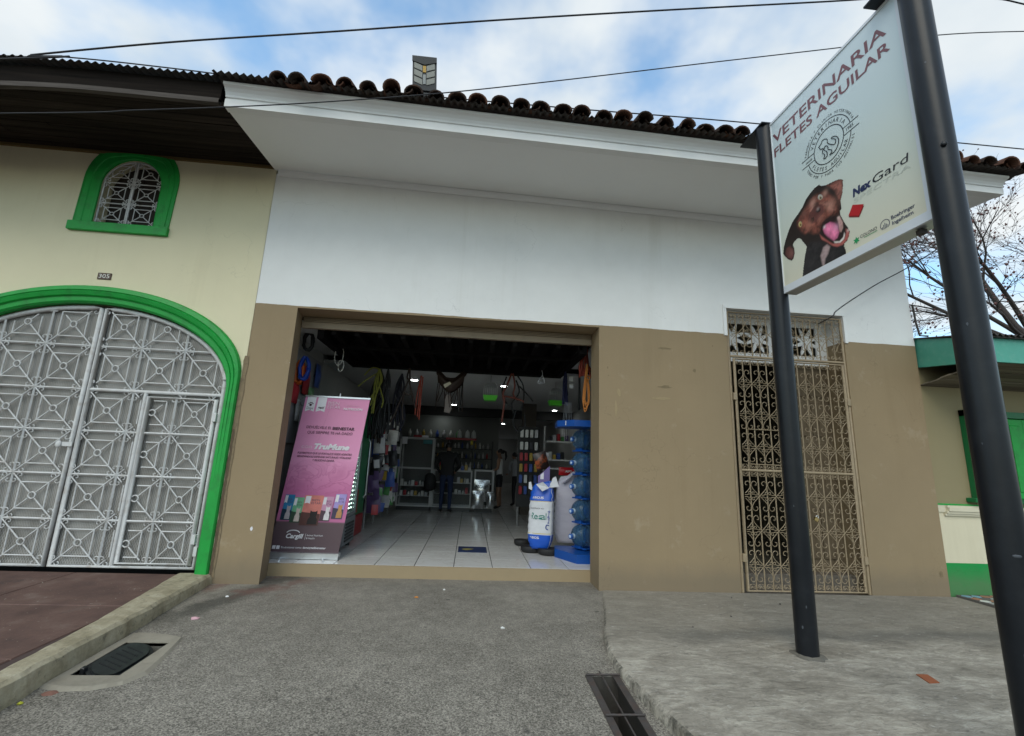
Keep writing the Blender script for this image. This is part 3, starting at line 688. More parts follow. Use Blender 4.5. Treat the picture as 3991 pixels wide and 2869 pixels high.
fa.build('fascia_board', [m_wood('dark_fascia', (.006, .005, .0045), (.022, .017, .014)), m_wood('grey_fascia', (.03, .025, .022), (.12, .105, .095))], house)  # upper board in a darker tone than the soffit boards, greyer strip below
MB().box(-30, -2.64, 5.372, 5.402, 4.855, 4.9).build('wall_plate_trim', m_wood('yellowed_trim', (.1, .07, .03), (.24, .17, .075)), house)
co = MB()
for dz, fp in ((.006, False), (.0, True)):
    co.grid(lambda u, v_: (-8 + u * 5.36, 4.10 + v_ * 2.2, 4.985 + ez(-8 + u * 5.36) + dz + v_ * .55 +   .014 * math.sin(u * 5.36 / .074 * 2 * math.pi) + (.02 if -5.0 < -8 + u * 5.36 < -4.35 else 0)), 600, 1, flip=fp)
co.build('corrugated_sheet', M_ZINC, house)
MB().box(-2.7, -2.645, 4.6, 5.4, 4.90, 4.955).build('end_batten', M_DARKWOOD, house)

# ------------------------------------------------------------------ barred doorway at the right of the shop
grl = thing('door_grille', 'tan scrolled iron grille gate across the tall doorway behind the pole', 'gate', (4., 5.43, 0))
M_IRON = mat('tan_ironwork', (.32, .245, .155), .5, .15, 12, dirt=(.2, .15, .1), da=.5, ds=20)
DY = 5.43
def heart_lines():
    L = []
    for a in (-1, 1):
        for c in (-1, 1):
            big = [(0, 0), (.03, .03), (.062, .06), (.088, .092), (.1, .125), (.094, .155), (.07, .172), (.045, .166), (.033, .145), (.04, .127), (.058, .126)]
            L.append([(a * x, c * z) for x, z in big])
            sm_ = [(.022, .012), (.05, .01), (.07, .02), (.094, .018), (.1, .036), (.084, .05), (.068, .042), (.074, .03)]
            L.append([(a * x, c * z) for x, z in sm_])
    return L
def frieze_lines():
    L = []
    for a in (-1, 1): L.append([(0, .0)] + [(a * (.012 + x), z) for x, z in ((.0, .018), (.014, .024), (.028, .014), (.024, -.004), (.01, -.002), (.012, .01))])
    for a in (-1, 1): L.append([(a * .006, -.02), (a * .03, -.016), (a * .036, .0)])
    return L
hk = Kit('heart_scroll', iron(heart_lines(), .0042, 0), M_IRON); fk = Kit('frieze_scroll', iron(frieze_lines(), .004, 0), M_IRON)
fx = MB(); fx.tube([(3.212, DY, 0.0), (3.212, DY, 3.39), (4.782, DY, 3.39), (4.782, DY, 0.0)], .02, 8); fx.tube([(3.212, DY, 2.80), (4.782, DY, 2.80)], .017, 8)
fr = fx.build('fixed_frame', M_IRON, grl)
lfm = MB(); lfm.tube([(3.27, DY - .01, .022), (3.27, DY - .01, 2.765), (4.735, DY - .01, 2.765), (4.735, DY - .01, .022)], .02, 8, closed=True); lfm.tube([(3.27, DY - .01, 1.382), (4.735, DY - .01, 1.382)], .018, 8)
lfo = lfm.build('gate_leaf', M_IRON, grl)
SP = .1045
for k in range(1, 14): bar((3.275 + SP * k, .03), (3.275 + SP * k, 2.76), lfo, .0085, 'bar', M_IRON, DY - .01)
for z in (2.451, 2.052, 1.655, 1.082, .684, .292):
    for k in range(1, 7): hk.put((3.275 + 2 * SP * k, DY - .022, z), lfo)
    for x0, ok in ((3.275, lambda x, z_: x > 3.275), (4.735, lambda x, z_: x < 4.735)):
        iron(clip([[(x0 + a, z + c) for a, c in l] for l in heart_lines()], ok), .0042, DY - .022).build('heart_scroll', M_IRON, lfo)
for z in (2.715, 1.432, 1.332, .072):
    for k in range(14): fk.put((3.275 + SP * (k + .5), DY - .018, z), lfo, (0, 0 if z in (2.715, 1.332) else math.pi, 0))
for k in range(1, 15): bar((3.24 + .1035 * k, 2.81), (3.24 + .1035 * k, 3.38), fr, .0085, 'bar', M_IRON)
for k in range(8): hk.put((3.3435 + .207 * k, DY - .014, 3.11), fr, scale=(1, 1, 1.05))
for z in (3.335, 2.855):
    for k in range(15): fk.put((3.24 + .1035 * (k + .5), DY - .012, z), fr, (0, 0 if z > 3 else math.pi, 0))
ib = MB(); ib.tube([(3.39, DY - .02, 1.455), (3.39, DY - .02, 1.878), (4.05, DY - .02, 1.878), (4.05, DY - .02, 1.455)], .007, 4, closed=True); ib.build('inner_flap', M_IRON, lfo)
for x, z in ((3.245, 2.28), (3.245, .38), (4.76, 2.28), (4.76, .38)): MB().box(x - .022, x + .022, DY - .036, DY + .01, z - .045, z + .045, bev=.003).build('hinge', M_IRON, fr)
pl = thing('padlock', 'small brass padlock hanging on the scrolled grille gate', 'padlock', (4.17, 5.40, .8))
T = lambda p: (4.165 + p[0] * .8 + p[2] * .5, 5.395 + p[1], .835 + p[2] * .8 - p[0] * .5)
MB().box(-.024, .024, -.012, .012, -.02, .026, T=T, bev=.003).build('body', mat('brass', (.62, .46, .2), .3, .1, metal=.9), pl)
MB().tube([T((.016 * math.cos(a), 0, .028 + .026 * math.sin(a))) for a in [math.pi * k / 8 for k in range(9)]], .0042, 6).build('shackle', mat('chrome', (.75, .75, .75), .2, .05, metal=1), pl)
# white raised border round the top of the opening
wb = MB(); wb.box(3.14, 4.83, 5.375, 5.402, 3.425, 3.47); wb.box(3.14, 3.182, 5.38, 5.402, 3.06, 3.425); wb.box(4.79, 4.83, 5.38, 5.402, 3.06, 3.425); wb.build('door_surround', M_WHITE, shop)
# door behind the grille
dr = thing('panelled_door', 'tan panelled timber door standing half open behind the scrolled grille', 'door', (4.5, 5.78, .17))
M_DOOR = m_wood('tan_painted_timber', (.13, .098, .064), (.2, .155, .103), (6, 6, .4), .05)
MB().box(4.16, 4.785, 5.76, 5.80, .17, 2.80).build('leaf', M_DOOR, dr)
for z0, z1 in ((.32, .95), (1.05, 1.75), (1.85, 2.3), (2.38, 2.7)):
    for x0, x1 in ((4.23, 4.45), (4.51, 4.73)): MB().box(x0, x1, 5.742, 5.762, z0, z1, bev=.012).build('panel', M_DOOR, dr)
hl = MB(); hl.box(3.05, 5.55, 5.79, 9.5, -.1, .17); hl.build('hall_floor', mat('hall_floor_tile', (.16, .15, .12), .4, .3, 3), shop)
hs = MB(); hs.box(3.19, 4.78, 5.585, 5.79, -.1, .172, bev=.006); hs.build('door_step', mat('speckled_step', (.15, .125, .1), .7, .5, 22, dirt=(.3, .27, .22), da=.6, ds=25), shop)
hwm = MB(); hwm.box(3.0, 3.1, 5.785, 9.5, -.1, 3.5); hwm.box(5.5, 5.6, 5.785, 9.5, -.1, 3.5); hwm.box(3.0, 5.6, 9.4, 9.5, -.1, 3.5); hwm.box(3.0, 5.6, 5.79, 9.5, 3.45, 3.5); hwm.build('hall_wall', mat('hall_paint', (.2, .18, .13), .8, .2, 2), shop)
# fretwork transom behind the grille
fw = thing('fretwork_transom', 'white carved fretwork panel behind the top of the grille', 'panel', (4., 5.7, 2.82))
fb = MB(); fb.box(3.2, 4.78, 5.69, 5.71, 2.80, 2.93); fb.box(3.2, 4.78, 5.69, 5.71, 3.33, 3.42); fb.box(3.2, 3.27, 5.69, 5.71, 2.93, 3.33); fb.box(4.62, 4.78, 5.69, 5.71, 2.93, 3.33); fb.box(3.94, 4.0, 5.69, 5.71, 2.93, 3.33)
fb.build('frame', M_WHITE, fw)
def petal(cx, cz, a, L, wd_):
    c, s_ = math.cos(a), math.sin(a); return [(cx + x * c - z * s_, cz + x * s_ + z * c) for x, z in ((0, -.012), (L * .35, -wd_), (L * .75, -wd_ * .7), (L, 0), (L * .75, wd_ * .7), (L * .35, wd_), (0, .012))]
pk = []
for cx in (3.42, 3.79, 4.15, 4.48):
    for k in range(8):
        MB().prism(petal(cx, 3.13, k * math.pi / 4 + .39, .215, .027), 5.692, 5.708, lambda p: (p[0], p[2], p[1])).build('carved_petal', M_WHITE, fw)
    MB().prism([(cx + .05 * math.cos(k * .524), 3.13 + .05 * math.sin(k * .524)) for k in range(12)], 5.685, 5.712, lambda p: (p[0], p[2], p[1])).build('rosette', M_WHITE, fw)

# ------------------------------------------------------------------ the house on the right (teal eave)
rh = thing('teal_eaved_house', 'cream house with teal eave board and green painted base at right edge', 'house', (8., 5.43, 0))
M_CG = m_wall('cream_over_green', (.66, .6, .44), (.012, .27, .06), .374, .004, .05, (.5, .45, .33), .2)
MB().box(5.80, 16, 5.44, 5.7, -.2, 1.06).build('wall', M_CG, rh)
MB().box(5.80, 16, 5.45, 5.7, 1.06, 3.2).build('wall', mat('darker_upper_plaster', (.27, .225, .125), .8, .08, 2, .1), rh)  # wall above the ledge, coloured darker than the cream below
lm = MB()
for z0, z1, y in ((.93, .955, 5.415), (.955, .985, 5.40), (.985, 1.03, 5.385), (1.03, 1.052, 5.395)): lm.box(5.87 + (5.44 - y), 16, y, 5.445, z0, z1)
lm.box(5.80, 16, 5.425, 5.442, .97, 1.055); lm.build('ledge_moulding', mat('cream_moulding', (.62, .57, .43), .75, .08, 4), rh)
MB().box(5.80, 16, 5.42, 5.445, 1.055, 1.072).build('green_line', M_GREEN, rh)
M_DG = mat('dark_green_gloss', (.006, .13, .04), .4, .15, 5)
wf = MB(); wf.box(6.32, 6.40, 5.375, 5.445, 1.15, 2.26); wf.box(6.32, 7.5, 5.375, 5.445, 2.18, 2.26); wf.box(7.42, 7.5, 5.375, 5.445, 1.15, 2.18); wo_ = wf.build('window_frame', M_DG, rh)
MB().box(6.24, 7.58, 5.33, 5.445, 1.10, 1.155, bev=.008).build('window_sill', M_DG, rh)
for k in range(4):
    x0 = 6.405 + k * .254; MB().box(x0, x0 + .25, 5.405, 5.44, 1.16, 2.175, bev=.006).build('shutter_leaf', M_GREEN, rh); MB().box(x0 + .05, x0 + .2, 5.395, 5.41, 1.24, 2.09, bev=.01).build('shutter_panel', M_GREEN, rh)
M_TEAL = mat('teal_paint', (.075, .33, .25), .5, .15, 4, .1, dirt=(.25, .45, .38), da=.25, ds=12)
A_, B_, C_ = (5.815, 5.44), (5.80, 4.6), (16, 4.6)
tf = MB()
for (p, z0, z1), (q_, w0, w1) in (((A_, 2.80, 3.19), (B_, 2.705, 2.99)), ((B_, 2.705, 2.99), (C_, 2.705, 2.99))):
    tf.add([(*p, z0), (*q_, w0), (*q_, w1), (*p, z1), (p[0] + .03, p[1] + .03, z0), (q_[0] + .03, q_[1] + .03, w0), (q_[0] + .03, q_[1] + .03, w1), (p[0] + .03, p[1] + .03, z1)], [(0, 1, 2, 3), (7, 6, 5, 4), (1, 0, 4, 5), (3, 2, 6, 7)])
tf.build('eave_board', M_TEAL, rh)
M_CB = m_wood('weathered_ceiling_boards', (.12, .1, .075), (.24, .21, .165))
for k in range(6):
    y0 = 4.64 + k * .135; MB().add([(x, y, 2.71 + (y - 4.6) * -.19 + .008 * (k % 2) + dz) for dz in (0, .015) for x, y in ((5.83, y0), (16, y0), (16, y0 + .13), (5.83, y0 + .13))], [(3, 2, 1, 0), (4, 5, 6, 7), (0, 1, 5, 4), (2, 3, 7, 6), (3, 0, 4, 7)]).build('ceiling_board', M_CB, rh)
cr = MB()
for dz, fp in ((.006, False), (.0, True)):
    cr.grid(lambda u, v_: (5.78 + u * 5, 4.54 + v_ * 4, 3.005 + v_ * .8 + dz + .014 * math.sin(u * 5 / .076 * 2 * math.pi)), 400, 1, flip=fp)
cr.box(5.80, 16, 4.56, 4.6, 2.985, 3.0); cr.build('corrugated_roof', M_ZINC, rh)
MB().tube([(5.79, 5.36, 3.65), (5.81, 5.37, 3.6), (5.82, 5.37, 3.4), (5.84, 5.36, 3.22), (5.9, 5.3, 3.2)], .012, 6).build('drip_flashing', M_ZINC, rh)

# ------------------------------------------------------------------ sign on two poles
def pole(x, y, z0, z1, lab, plate):
    t = thing('sign_pole', lab, 'pole', (x, y, z0), 'poles carrying the sign')
    n = 10; q = random.Random(int(x * 1000)); pts = [(x + q.uniform(-.0015, .0015), y, z0 - .02 + (z1 - z0 + .02) * k / n) for k in range(n + 1)]
    MB().tube(pts, .08, 28).build('shaft', M_POLE, t)
    px, py, wx, wy = plate
    MB().box(px - wx, px + wx, py - wy, py + wy, z1, z1 + .014).build('top_plate', M_POLE, t)
    for a, b in ((-1, -1), (1, 1)): MB().lathe([(.014, 0), (.014, .004), (.008, .004)], 10, T=lambda p: (px + a * wx * .6 + p[0], py + b * wy * .7 + p[1], z1 - .001 - p[2])).build('bolt_hole', mat('pale_hole', (.5, .52, .55), .5), t)
    return t
pole(2.692, 3.705, -.02, 4.655, 'farther black steel pole carrying the veterinary sign, standing before the grille', (2.715, 3.80, .105, .18))
pb = pole(2.745, 2.232, -.035, 4.655, 'nearer thick black steel pole at right edge of the veterinary sign', (2.745, 2.32, .11, .16))
for z, a in ((3.31, 215), (1.0, 210)):
    c = Vector((2.745 + .08 * math.sin(R(a)), 2.232 + .08 * math.cos(R(a)), z))
    b = MB().lathe([(.016, 0), (.016, .012), (.012, .016)], 6, T=lambda p: (c.x + p[0] * math.cos(R(a)) + p[2] * math.sin(R(a)), c.y - p[0] * math.sin(R(a)) + p[2] * math.cos(R(a)), c.z + p[1]))
    if z > 3: b.build('bolt', M_POLE, pb)
    else: MB().lathe([(.02, -.001), (.014, .001)], 10, T=lambda p: (c.x + p[0] * math.cos(R(a)) + p[2] * math.sin(R(a)), c.y - p[0] * math.sin(R(a)) + p[2] * math.cos(R(a)), c.z + p[1] * .45)).build('paint_chip', mat('chipped_paint', (.06, .068, .08), .6), pb)
sg = thing('shop_sign', 'white double pole sign box with veterinary name and laughing brown dog', 'sign', (2.75, 2.97, 2.92))
def ST(p): return (2.70 + .0349 * p[0] - .9994 * p[2], 3.62 - .9994 * p[0] - .0349 * p[2], p[1])
U0, U1, V0, V1 = -.025, 1.30, 2.925, 4.65
bx = MB(); bx.prism([(U0, V0), (U1, V0), (U1, V1), (U0, V1)], -.125, -.004, ST); bx.build('sign_box', mat('aluminium_edge', (.5, .52, .54), .35, .1, 6, metal=.5), sg)
fm = MB()
for a0, a1, b0, b1 in ((U0 - .004, U1 + .004, V0 - .004, 2.985), (U0 - .004, U1 + .004, 4.632, V1 + .004), (U0 - .004, .0, 2.985, 4.632), (1.268, U1 + .004, 2.985, 4.632)):
    fm.prism([(a0, b0), (a1, b0), (a1, b1), (a0, b1)], -.012, .008, ST)
fm.build('sign_frame', mat('white_sign_frame', (.66, .68, .71), .35, .05, 4), sg)
tp = NT('sign_print'); xz = tp.xyz(); rpn = tp.ramp(tp.math('MULTIPLY_ADD', xz[2], .6, -1.79), [(.0, (.68, .64, .5)), (.32, (.62, .66, .58)), (.62, (.57, .66, .66)), (1., (.62, .7, .73))]); tp.out(rpn, .3, spec=.5)
MB().flat([(0, 2.985), (1.268, 2.985), (1.268, 4.632), (0, 4.632)], ST, .0).build('printed_panel', tp.m, sg)
M_PL = mat('print_plum', (.19, .075, .085), .35, .08); M_INK = mat('print_ink', (.018, .02, .026), .35); M_NAVY = mat('print_navy', (.02, .03, .09), .35)
MB().text('VETERINARIA', ST, .012, 4.412,   .098, 1.17, d=.002, bold=.015).build('lettering', M_PL, sg)
MB().text('FLETES AGUILAR', ST, .015, 4.272, .086, 1.178, d=.002, bold=.016).build('lettering', M_PL, sg)
lg = MB(); CU, CV = .612, 3.955
def ring(r_, wd_, gaps):
    for a0, a1 in gaps:
        n = 20
        lg.add([ST((CU + (r_ + s_ * wd_) * math.cos(R(a0 + (a1 - a0) * k / n)), CV + (r_ + s_ * wd_) * math.sin(R(a0 + (a1 - a0) * k / n)), .002)) for k in range(n + 1) for s_ in (-1, 1)], [(2 * k, 2 * k + 2, 2 * k + 3, 2 * k + 1)[::-1] for k in range(n)])
ring(.147, .0035, [(12, 168), (192, 348)]); ring(.147, .0035, [(-12, 12), (168, 192)]); ring(.215, .003, [(9, 171), (189, 351)])
for z in (CV + .032, CV - .032):
    for a0, a1 in ((CU - .285, CU - .143), (CU + .143, CU + .285)): lg.flat([(a0, z - .003), (a1, z - .003), (a1, z + .003), (a0, z + .003)], ST, .002)
lg.arc_text('VETERINARIA', ST, CU, CV, .165, 152, 28, .032, d=.002); lg.arc_text('FLETES AGUILAR', ST, CU, CV, .198, 208, 332, .030, True, d=.002)
lg.arc_text('FARMACIA Y CLINICA VETERINARIA', ST, CU, CV, .232, 166, 14, .021, d=.002); lg.arc_text('TODO POR Y PARA TUS ANIMALES', ST, CU, CV, .252, 200, 340, .021, True, d=.002)
lg.text('desde', ST, CU - .205, CV - .012, .022, align='C', d=.002, shear=.2); lg.text('1985', ST, CU + .205, CV - .012, .026, align='C', d=.002)
DOG = {
 'sil': [(0.217, 2.990), (0.237, 3.066), (0.264, 3.157), (0.294, 3.228), (0.236, 3.327), (0.205, 3.351), (0.161, 3.338), (0.140, 3.322), (0.154, 3.279), (0.151, 3.227), (0.130, 3.189), (0.109, 3.185), (0.069, 3.216), (0.033, 3.265), (0.019, 3.290), (0.030, 3.340), (0.054, 3.392), (0.090, 3.447), (0.125, 3.492), (0.164, 3.526), (0.195, 3.545), (0.231, 3.560), (0.284, 3.592), (0.328, 3.637), (0.373, 3.662), (0.427, 3.680), (0.468, 3.680), (0.484, 3.688), (0.491, 3.665), (0.550, 3.635), (0.596, 3.625), (0.641, 3.616), (0.676, 3.603), (0.704, 3.579), (0.697, 3.523), (0.686, 3.474), (0.669, 3.444), (0.661, 3.417), (0.664, 3.375), (0.659, 3.354), (0.644, 3.355), (0.644, 3.323), (0.660, 3.274), (0.679, 3.224), (0.699, 3.182), (0.711, 3.144), (0.699, 3.113), (0.678, 3.085), (0.651, 3.075), (0.648, 3.053), (0.657, 3.018), (0.659, 2.991)],
 'face': [(0.216, 3.443), (0.212, 3.499), (0.261, 3.534), (0.320, 3.579), (0.378, 3.615), (0.440, 3.620), (0.508, 3.603), (0.577, 3.542), (0.615, 3.485), (0.635, 3.424), (0.645, 3.362), (0.632, 3.330), (0.597, 3.341), (0.553, 3.358), (0.506, 3.360), (0.474, 3.337), (0.455, 3.297), (0.428, 3.278), (0.380, 3.295), (0.333, 3.337), (0.292, 3.341), (0.253, 3.379)],
 'earR': [(0.550, 3.631), (0.596, 3.621), (0.676, 3.602), (0.703, 3.577), (0.690, 3.487), (0.669, 3.444), (0.654, 3.397), (0.640, 3.462), (0.628, 3.510), (0.607, 3.564), (0.567, 3.611)],
 'earL': [(0.041, 3.279), (0.064, 3.323), (0.105, 3.321), (0.135, 3.280), (0.140, 3.224), (0.113, 3.196), (0.065, 3.232)],
 'nose': [(0.332, 3.458), (0.364, 3.501), (0.408, 3.527), (0.458, 3.523), (0.502, 3.480), (0.505, 3.427), (0.464, 3.409), (0.411, 3.388), (0.361, 3.391), (0.333, 3.423)],
 'nos1': [(0.349, 3.423), (0.368, 3.447), (0.397, 3.439), (0.399, 3.412), (0.372, 3.397)],
 'nos2': [(0.422, 3.476), (0.445, 3.497), (0.472, 3.476), (0.469, 3.453), (0.435, 3.456)],
 'mouth': [(0.450, 3.300), (0.475, 3.344), (0.515, 3.355), (0.561, 3.350), (0.605, 3.329), (0.618, 3.297), (0.630, 3.251), (0.650, 3.200), (0.661, 3.148), (0.640, 3.120), (0.595, 3.119), (0.545, 3.152), (0.497, 3.209), (0.455, 3.264)],
 'tongue': [(0.473, 3.288), (0.500, 3.314), (0.547, 3.313), (0.589, 3.281), (0.611, 3.237), (0.622, 3.184), (0.599, 3.148), (0.563, 3.143), (0.514, 3.200), (0.483, 3.249)],
 'gum': [(0.616, 3.314), (0.638, 3.310), (0.661, 3.250), (0.659, 3.203), (0.638, 3.175), (0.623, 3.191), (0.624, 3.238)],
 'jaw': [(0.436, 3.266), (0.461, 3.228), (0.510, 3.170), (0.551, 3.125), (0.611, 3.103), (0.656, 3.111), (0.678, 3.147), (0.678, 3.185), (0.697, 3.167), (0.709, 3.138), (0.688, 3.095), (0.642, 3.072), (0.590, 3.078), (0.549, 3.106), (0.492, 3.171), (0.449, 3.213)],
 'teeth': [(0.562, 3.140), (0.613, 3.114), (0.650, 3.130), (0.663, 3.162), (0.669, 3.144), (0.656, 3.111), (0.619, 3.099), (0.569, 3.120)],
 'chest': [(0.423, 3.082), (0.459, 3.138), (0.498, 3.144), (0.522, 3.112), (0.497, 3.063), (0.465, 3.038), (0.449, 2.981), (0.435, 2.987)],
 'snout': [(0.354, 3.507), (0.390, 3.546), (0.460, 3.535), (0.533, 3.495), (0.584, 3.455), (0.611, 3.382), (0.557, 3.389), (0.528, 3.456), (0.477, 3.512), (0.418, 3.521), (0.374, 3.495)],
 'neck': [(0.264, 3.157), (0.294, 3.228), (0.333, 3.251), (0.419, 3.208), (0.524, 3.131), (0.650, 3.068), (0.659, 2.991), (0.487, 2.988), (0.217, 2.990)],
 'eyeR': [(0.514, 3.550), (0.507, 3.537), (0.494, 3.533), (0.477, 3.539), (0.461, 3.553), (0.450, 3.572), (0.448, 3.591), (0.454, 3.604), (0.468, 3.608), (0.485, 3.602), (0.501, 3.587), (0.511, 3.568)],
 'irisR': [(0.501, 3.552), (0.498, 3.544), (0.490, 3.541), (0.481, 3.544), (0.472, 3.552), (0.466, 3.563), (0.465, 3.574), (0.468, 3.582), (0.476, 3.585), (0.485, 3.582), (0.494, 3.574), (0.500, 3.563)],
 'pupR': [(0.494, 3.555), (0.492, 3.550), (0.488, 3.549), (0.482, 3.550), (0.478, 3.555), (0.474, 3.561), (0.474, 3.567), (0.476, 3.571), (0.480, 3.573), (0.485, 3.571), (0.490, 3.567), (0.493, 3.560)],
 'eyeL': [(0.273, 3.443), (0.267, 3.428), (0.256, 3.420), (0.242, 3.423), (0.229, 3.435), (0.220, 3.453), (0.219, 3.473), (0.225, 3.488), (0.236, 3.496), (0.250, 3.493), (0.263, 3.481), (0.271, 3.463)],
 'irisL': [(0.263, 3.446), (0.259, 3.435), (0.252, 3.430), (0.243, 3.432), (0.234, 3.440), (0.229, 3.452), (0.228, 3.465), (0.232, 3.475), (0.239, 3.480), (0.249, 3.479), (0.257, 3.471), (0.262, 3.459)],
 'pupL': [(0.260, 3.444), (0.258, 3.439), (0.254, 3.437), (0.249, 3.438), (0.245, 3.442), (0.242, 3.448), (0.241, 3.454), (0.243, 3.459), (0.247, 3.462), (0.252, 3.461), (0.256, 3.457), (0.259, 3.451)],
}
LOGO = [(0.518, 4.002), (0.544, 4.013), (0.560, 4.032), (0.586, 4.029), (0.609, 4.007), (0.606, 3.979), (0.637, 3.940), (0.671, 3.916), (0.685, 3.939), (0.675, 3.961), (0.643, 3.991), (0.680, 3.983), (0.707, 3.947), (0.708, 3.908), (0.688, 3.873), (0.664, 3.858), (0.640, 3.857), (0.613, 3.862), (0.638, 3.873), (0.633, 3.896), (0.606, 3.918), (0.607, 3.943), (0.583, 3.966), (0.568, 3.938), (0.590, 3.913), (0.590, 3.870), (0.555, 3.865), (0.569, 3.894), (0.549, 3.930), (0.562, 3.960), (0.539, 3.969)]
lp_ = [ST((a, b, .002)) for a, b in LOGO]; lg.tube(spline(lp_ + [lp_[0]], 3), .0034, 4)
lg.build('round_emblem', M_INK, sg)
dc = dict(sil=(.02, .012, .01), neck=(.016, .013, .014), face=(.115, .035, .024), earR=(.17, .06, .045), earL=(.12, .04, .035), snout=(.24, .1, .075), nose=(.11, .035, .03), nos1=(.008, .004, .004), nos2=(.008, .004, .004),
          mouth=(.02, .008, .008), jaw=(.34, .09, .075), gum=(.55, .32, .28), tongue=(.55, .14, .25), teeth=(.75, .68, .62), chest=(.42, .3, .29), eyeR=(.5, .5, .46), irisR=(.4, .33, .2), pupR=(.01, .01, .01), eyeL=(.45, .4, .24), irisL=(.5, .36, .1), pupL=(.01, .01, .01))
import numpy as np
def dog_print():
    """the dog photo as a finely divided flat print with colours blended at soft edges"""
    S = np.array(DOG['sil']); u0, v0 = S.min(0); u1, v1 = S.max(0); n = 130
    U, V = np.meshgrid(np.linspace(u0, u1, n), np.linspace(v0, v1, n)); P = np.stack([U.ravel(), V.ravel()], 1)
    def sd(poly):
        A = np.array(poly); B = np.roll(A, -1, 0); best = np.full(len(P), 9.); ins = np.zeros(len(P), bool)
        for a, b in zip(A, B):
            ab = b - a; t = np.clip(((P - a) @ ab) / (ab @ ab + 1e-12), 0, 1); best = np.minimum(best, np.linalg.norm(P - (a + t[:, None] * ab), axis=1))
            cr = ((a[1] > P[:, 1]) != (b[1] > P[:, 1])) & (P[:, 0] < (b[0] - a[0]) * (P[:, 1] - a[1]) / (b[1] - a[1] + 1e-12) + a[0]); ins ^= cr
        return np.where(ins, best, -best)
    for k in ('eyeR', 'irisR', 'pupR', 'eyeL', 'irisL', 'pupL'):
        A = np.array(DOG[k]); m = A.mean(0); DOG[k] = [tuple(m + (a - m) * (.72 if k[:3] == 'eye' else .85)) for a in A]
    D0 = sd(DOG['sil']); C = np.tile(np.array(dc['sil']), (len(P), 1))
    rg = np.random.RandomState(4); fur = np.zeros((n, n))
    for sc in (9, 22, 60):
        g = rg.rand(sc, sc); ii = np.linspace(0, sc - 1.001, n); i0 = ii.astype(int); fr = ii - i0
        rows = g[i0] * (1 - fr)[:, None] + g[np.minimum(i0 + 1, sc - 1)] * fr[:, None]; fur += rows[:, i0] * (1 - fr) + rows[:, np.minimum(i0 + 1, sc - 1)] * fr
    fur = (fur.ravel() / 3 - .5)
    soft = dict(neck=.03, face=.025, earR=.02, earL=.02, snout=.025, nose=.008, nos1=.004, nos2=.004, mouth=.008, jaw=.01, gum=.008, tongue=.012, teeth=.006, chest=.018)
    for k in list(dc)[1:]:
        w_ = soft.get(k, .004); d = sd(DOG[k]); al = np.clip(d / w_ + .5, 0, 1)[:, None]; c = np.array(dc[k])[None] * (1 + (fur * (3.2 if k in ('face', 'snout', 'earR', 'neck') else .9))[:, None])
        if k in ('face', 'snout', 'tongue', 'earR', 'jaw'): c = c * (1 + 1.1 * np.clip(d / .05, 0, 1)[:, None] * (.6 if k == 'face' else 1))     # fuller colour towards the middle of each patch
        C = C * (1 - al) + c * al
    for (a, b, r_, c, m) in ((.40, 3.565, .035, (.6, .34, .27), .6), (.53, 3.575, .026, (.55, .3, .23), .6), (.34, 3.40, .04, (.5, .2, .14), .55), (.57, 3.45, .045, (.55, .27, .2), .6), (.43, 3.53, .03, (.02, .008, .006), .6), (.33, 3.50, .03, (.03, .01, .008), .55), (.60, 3.53, .03, (.02, .008, .006), .6), (.46, 3.39, .03, (.4, .17, .13), .5), (.49, 3.30, .012, (.85, .8, .75), .7), (.63, 3.30, .014, (.8, .6, .55), .6), (.445, 3.485, .014, (.6, .45, .42), .5), (.60, 3.24, .03, (.8, .4, .55), .5), (.69, 3.5, .03, (.4, .18, .14), .5), (.3, 3.53, .03, (.3, .13, .1), .4), (.12, 3.25, .03, (.32, .14, .12), .4), (.70, 3.16, .012, (.8, .65, .6), .7)):
        al = (np.exp(-((P - (a, b)) ** 2).sum(1) / (r_ * r_)) * m)[:, None]; C = C * (1 - al) + np.array(c)[None] * al
    C = np.clip(C, 0.004, 1)
    b = MB(); b.v = [ST((float(p[0]), float(p[1]), .0015)) for p in P]
    ok = D0.reshape(n, n); cen = (ok[:-1, :-1] + ok[1:, :-1] + ok[:-1, 1:] + ok[1:, 1:]) / 4
    for y, x in zip(*np.where(cen > 0)): a = int(y * n + x); b.f.append((a, a + 1, a + n + 1, a + n)); b.mi.append(0); b.sm.append(False)
    t = NT('dog_photo_print'); at = t.node('ShaderNodeVertexColor'); at.layer_name = 'print'; t.out(at.outputs[0], .35, spec=.4)
    o = b.build('dog_print', t.m, sg); ca_ = o.data.color_attributes.new('print', 'FLOAT_COLOR', 'POINT'); ca_.data.foreach_set('color', np.concatenate([C, np.ones((len(C), 1))], 1).astype(np.float32).ravel())
dog_print()
nx_ = MB(); nx_.text('Nex', ST, .772, 3.388, .06, .155, d=.002, bold=.05, shear=.12); nx_.build('lettering', M_NAVY, sg)
MB().text('Gard', ST, .938, 3.388, .06, .268, d=.002, shear=.12).build('lettering', M_INK, sg)
MB().text('SPECTRA', ST, .772, 3.335, .034, .435, d=.002, shear=.1).build('lettering', mat('print_faint', (.55, .57, .5), .35), sg)
dd = [(.717, 3.268), (.762, 3.332), (.851, 3.284), (.801, 3.222)]
MB().flat([(a, b - .012) for a, b in dd], ST, .002).build('red_tablet', mat('print_darkred', (.2, .012, .014), .3), sg); MB().flat(dd, ST, .003).build('red_tablet', mat('print_red', (.45, .015, .02), .3), sg)
MB().text('Boehringer', ST, 1.034, 3.058, .027, .162, d=.002, bold=.01).build('lettering', M_NAVY, sg); MB().text('Ingelheim', ST, 1.036, 3.018, .027, .145, d=.002, bold=.01).build('lettering', M_NAVY, sg)
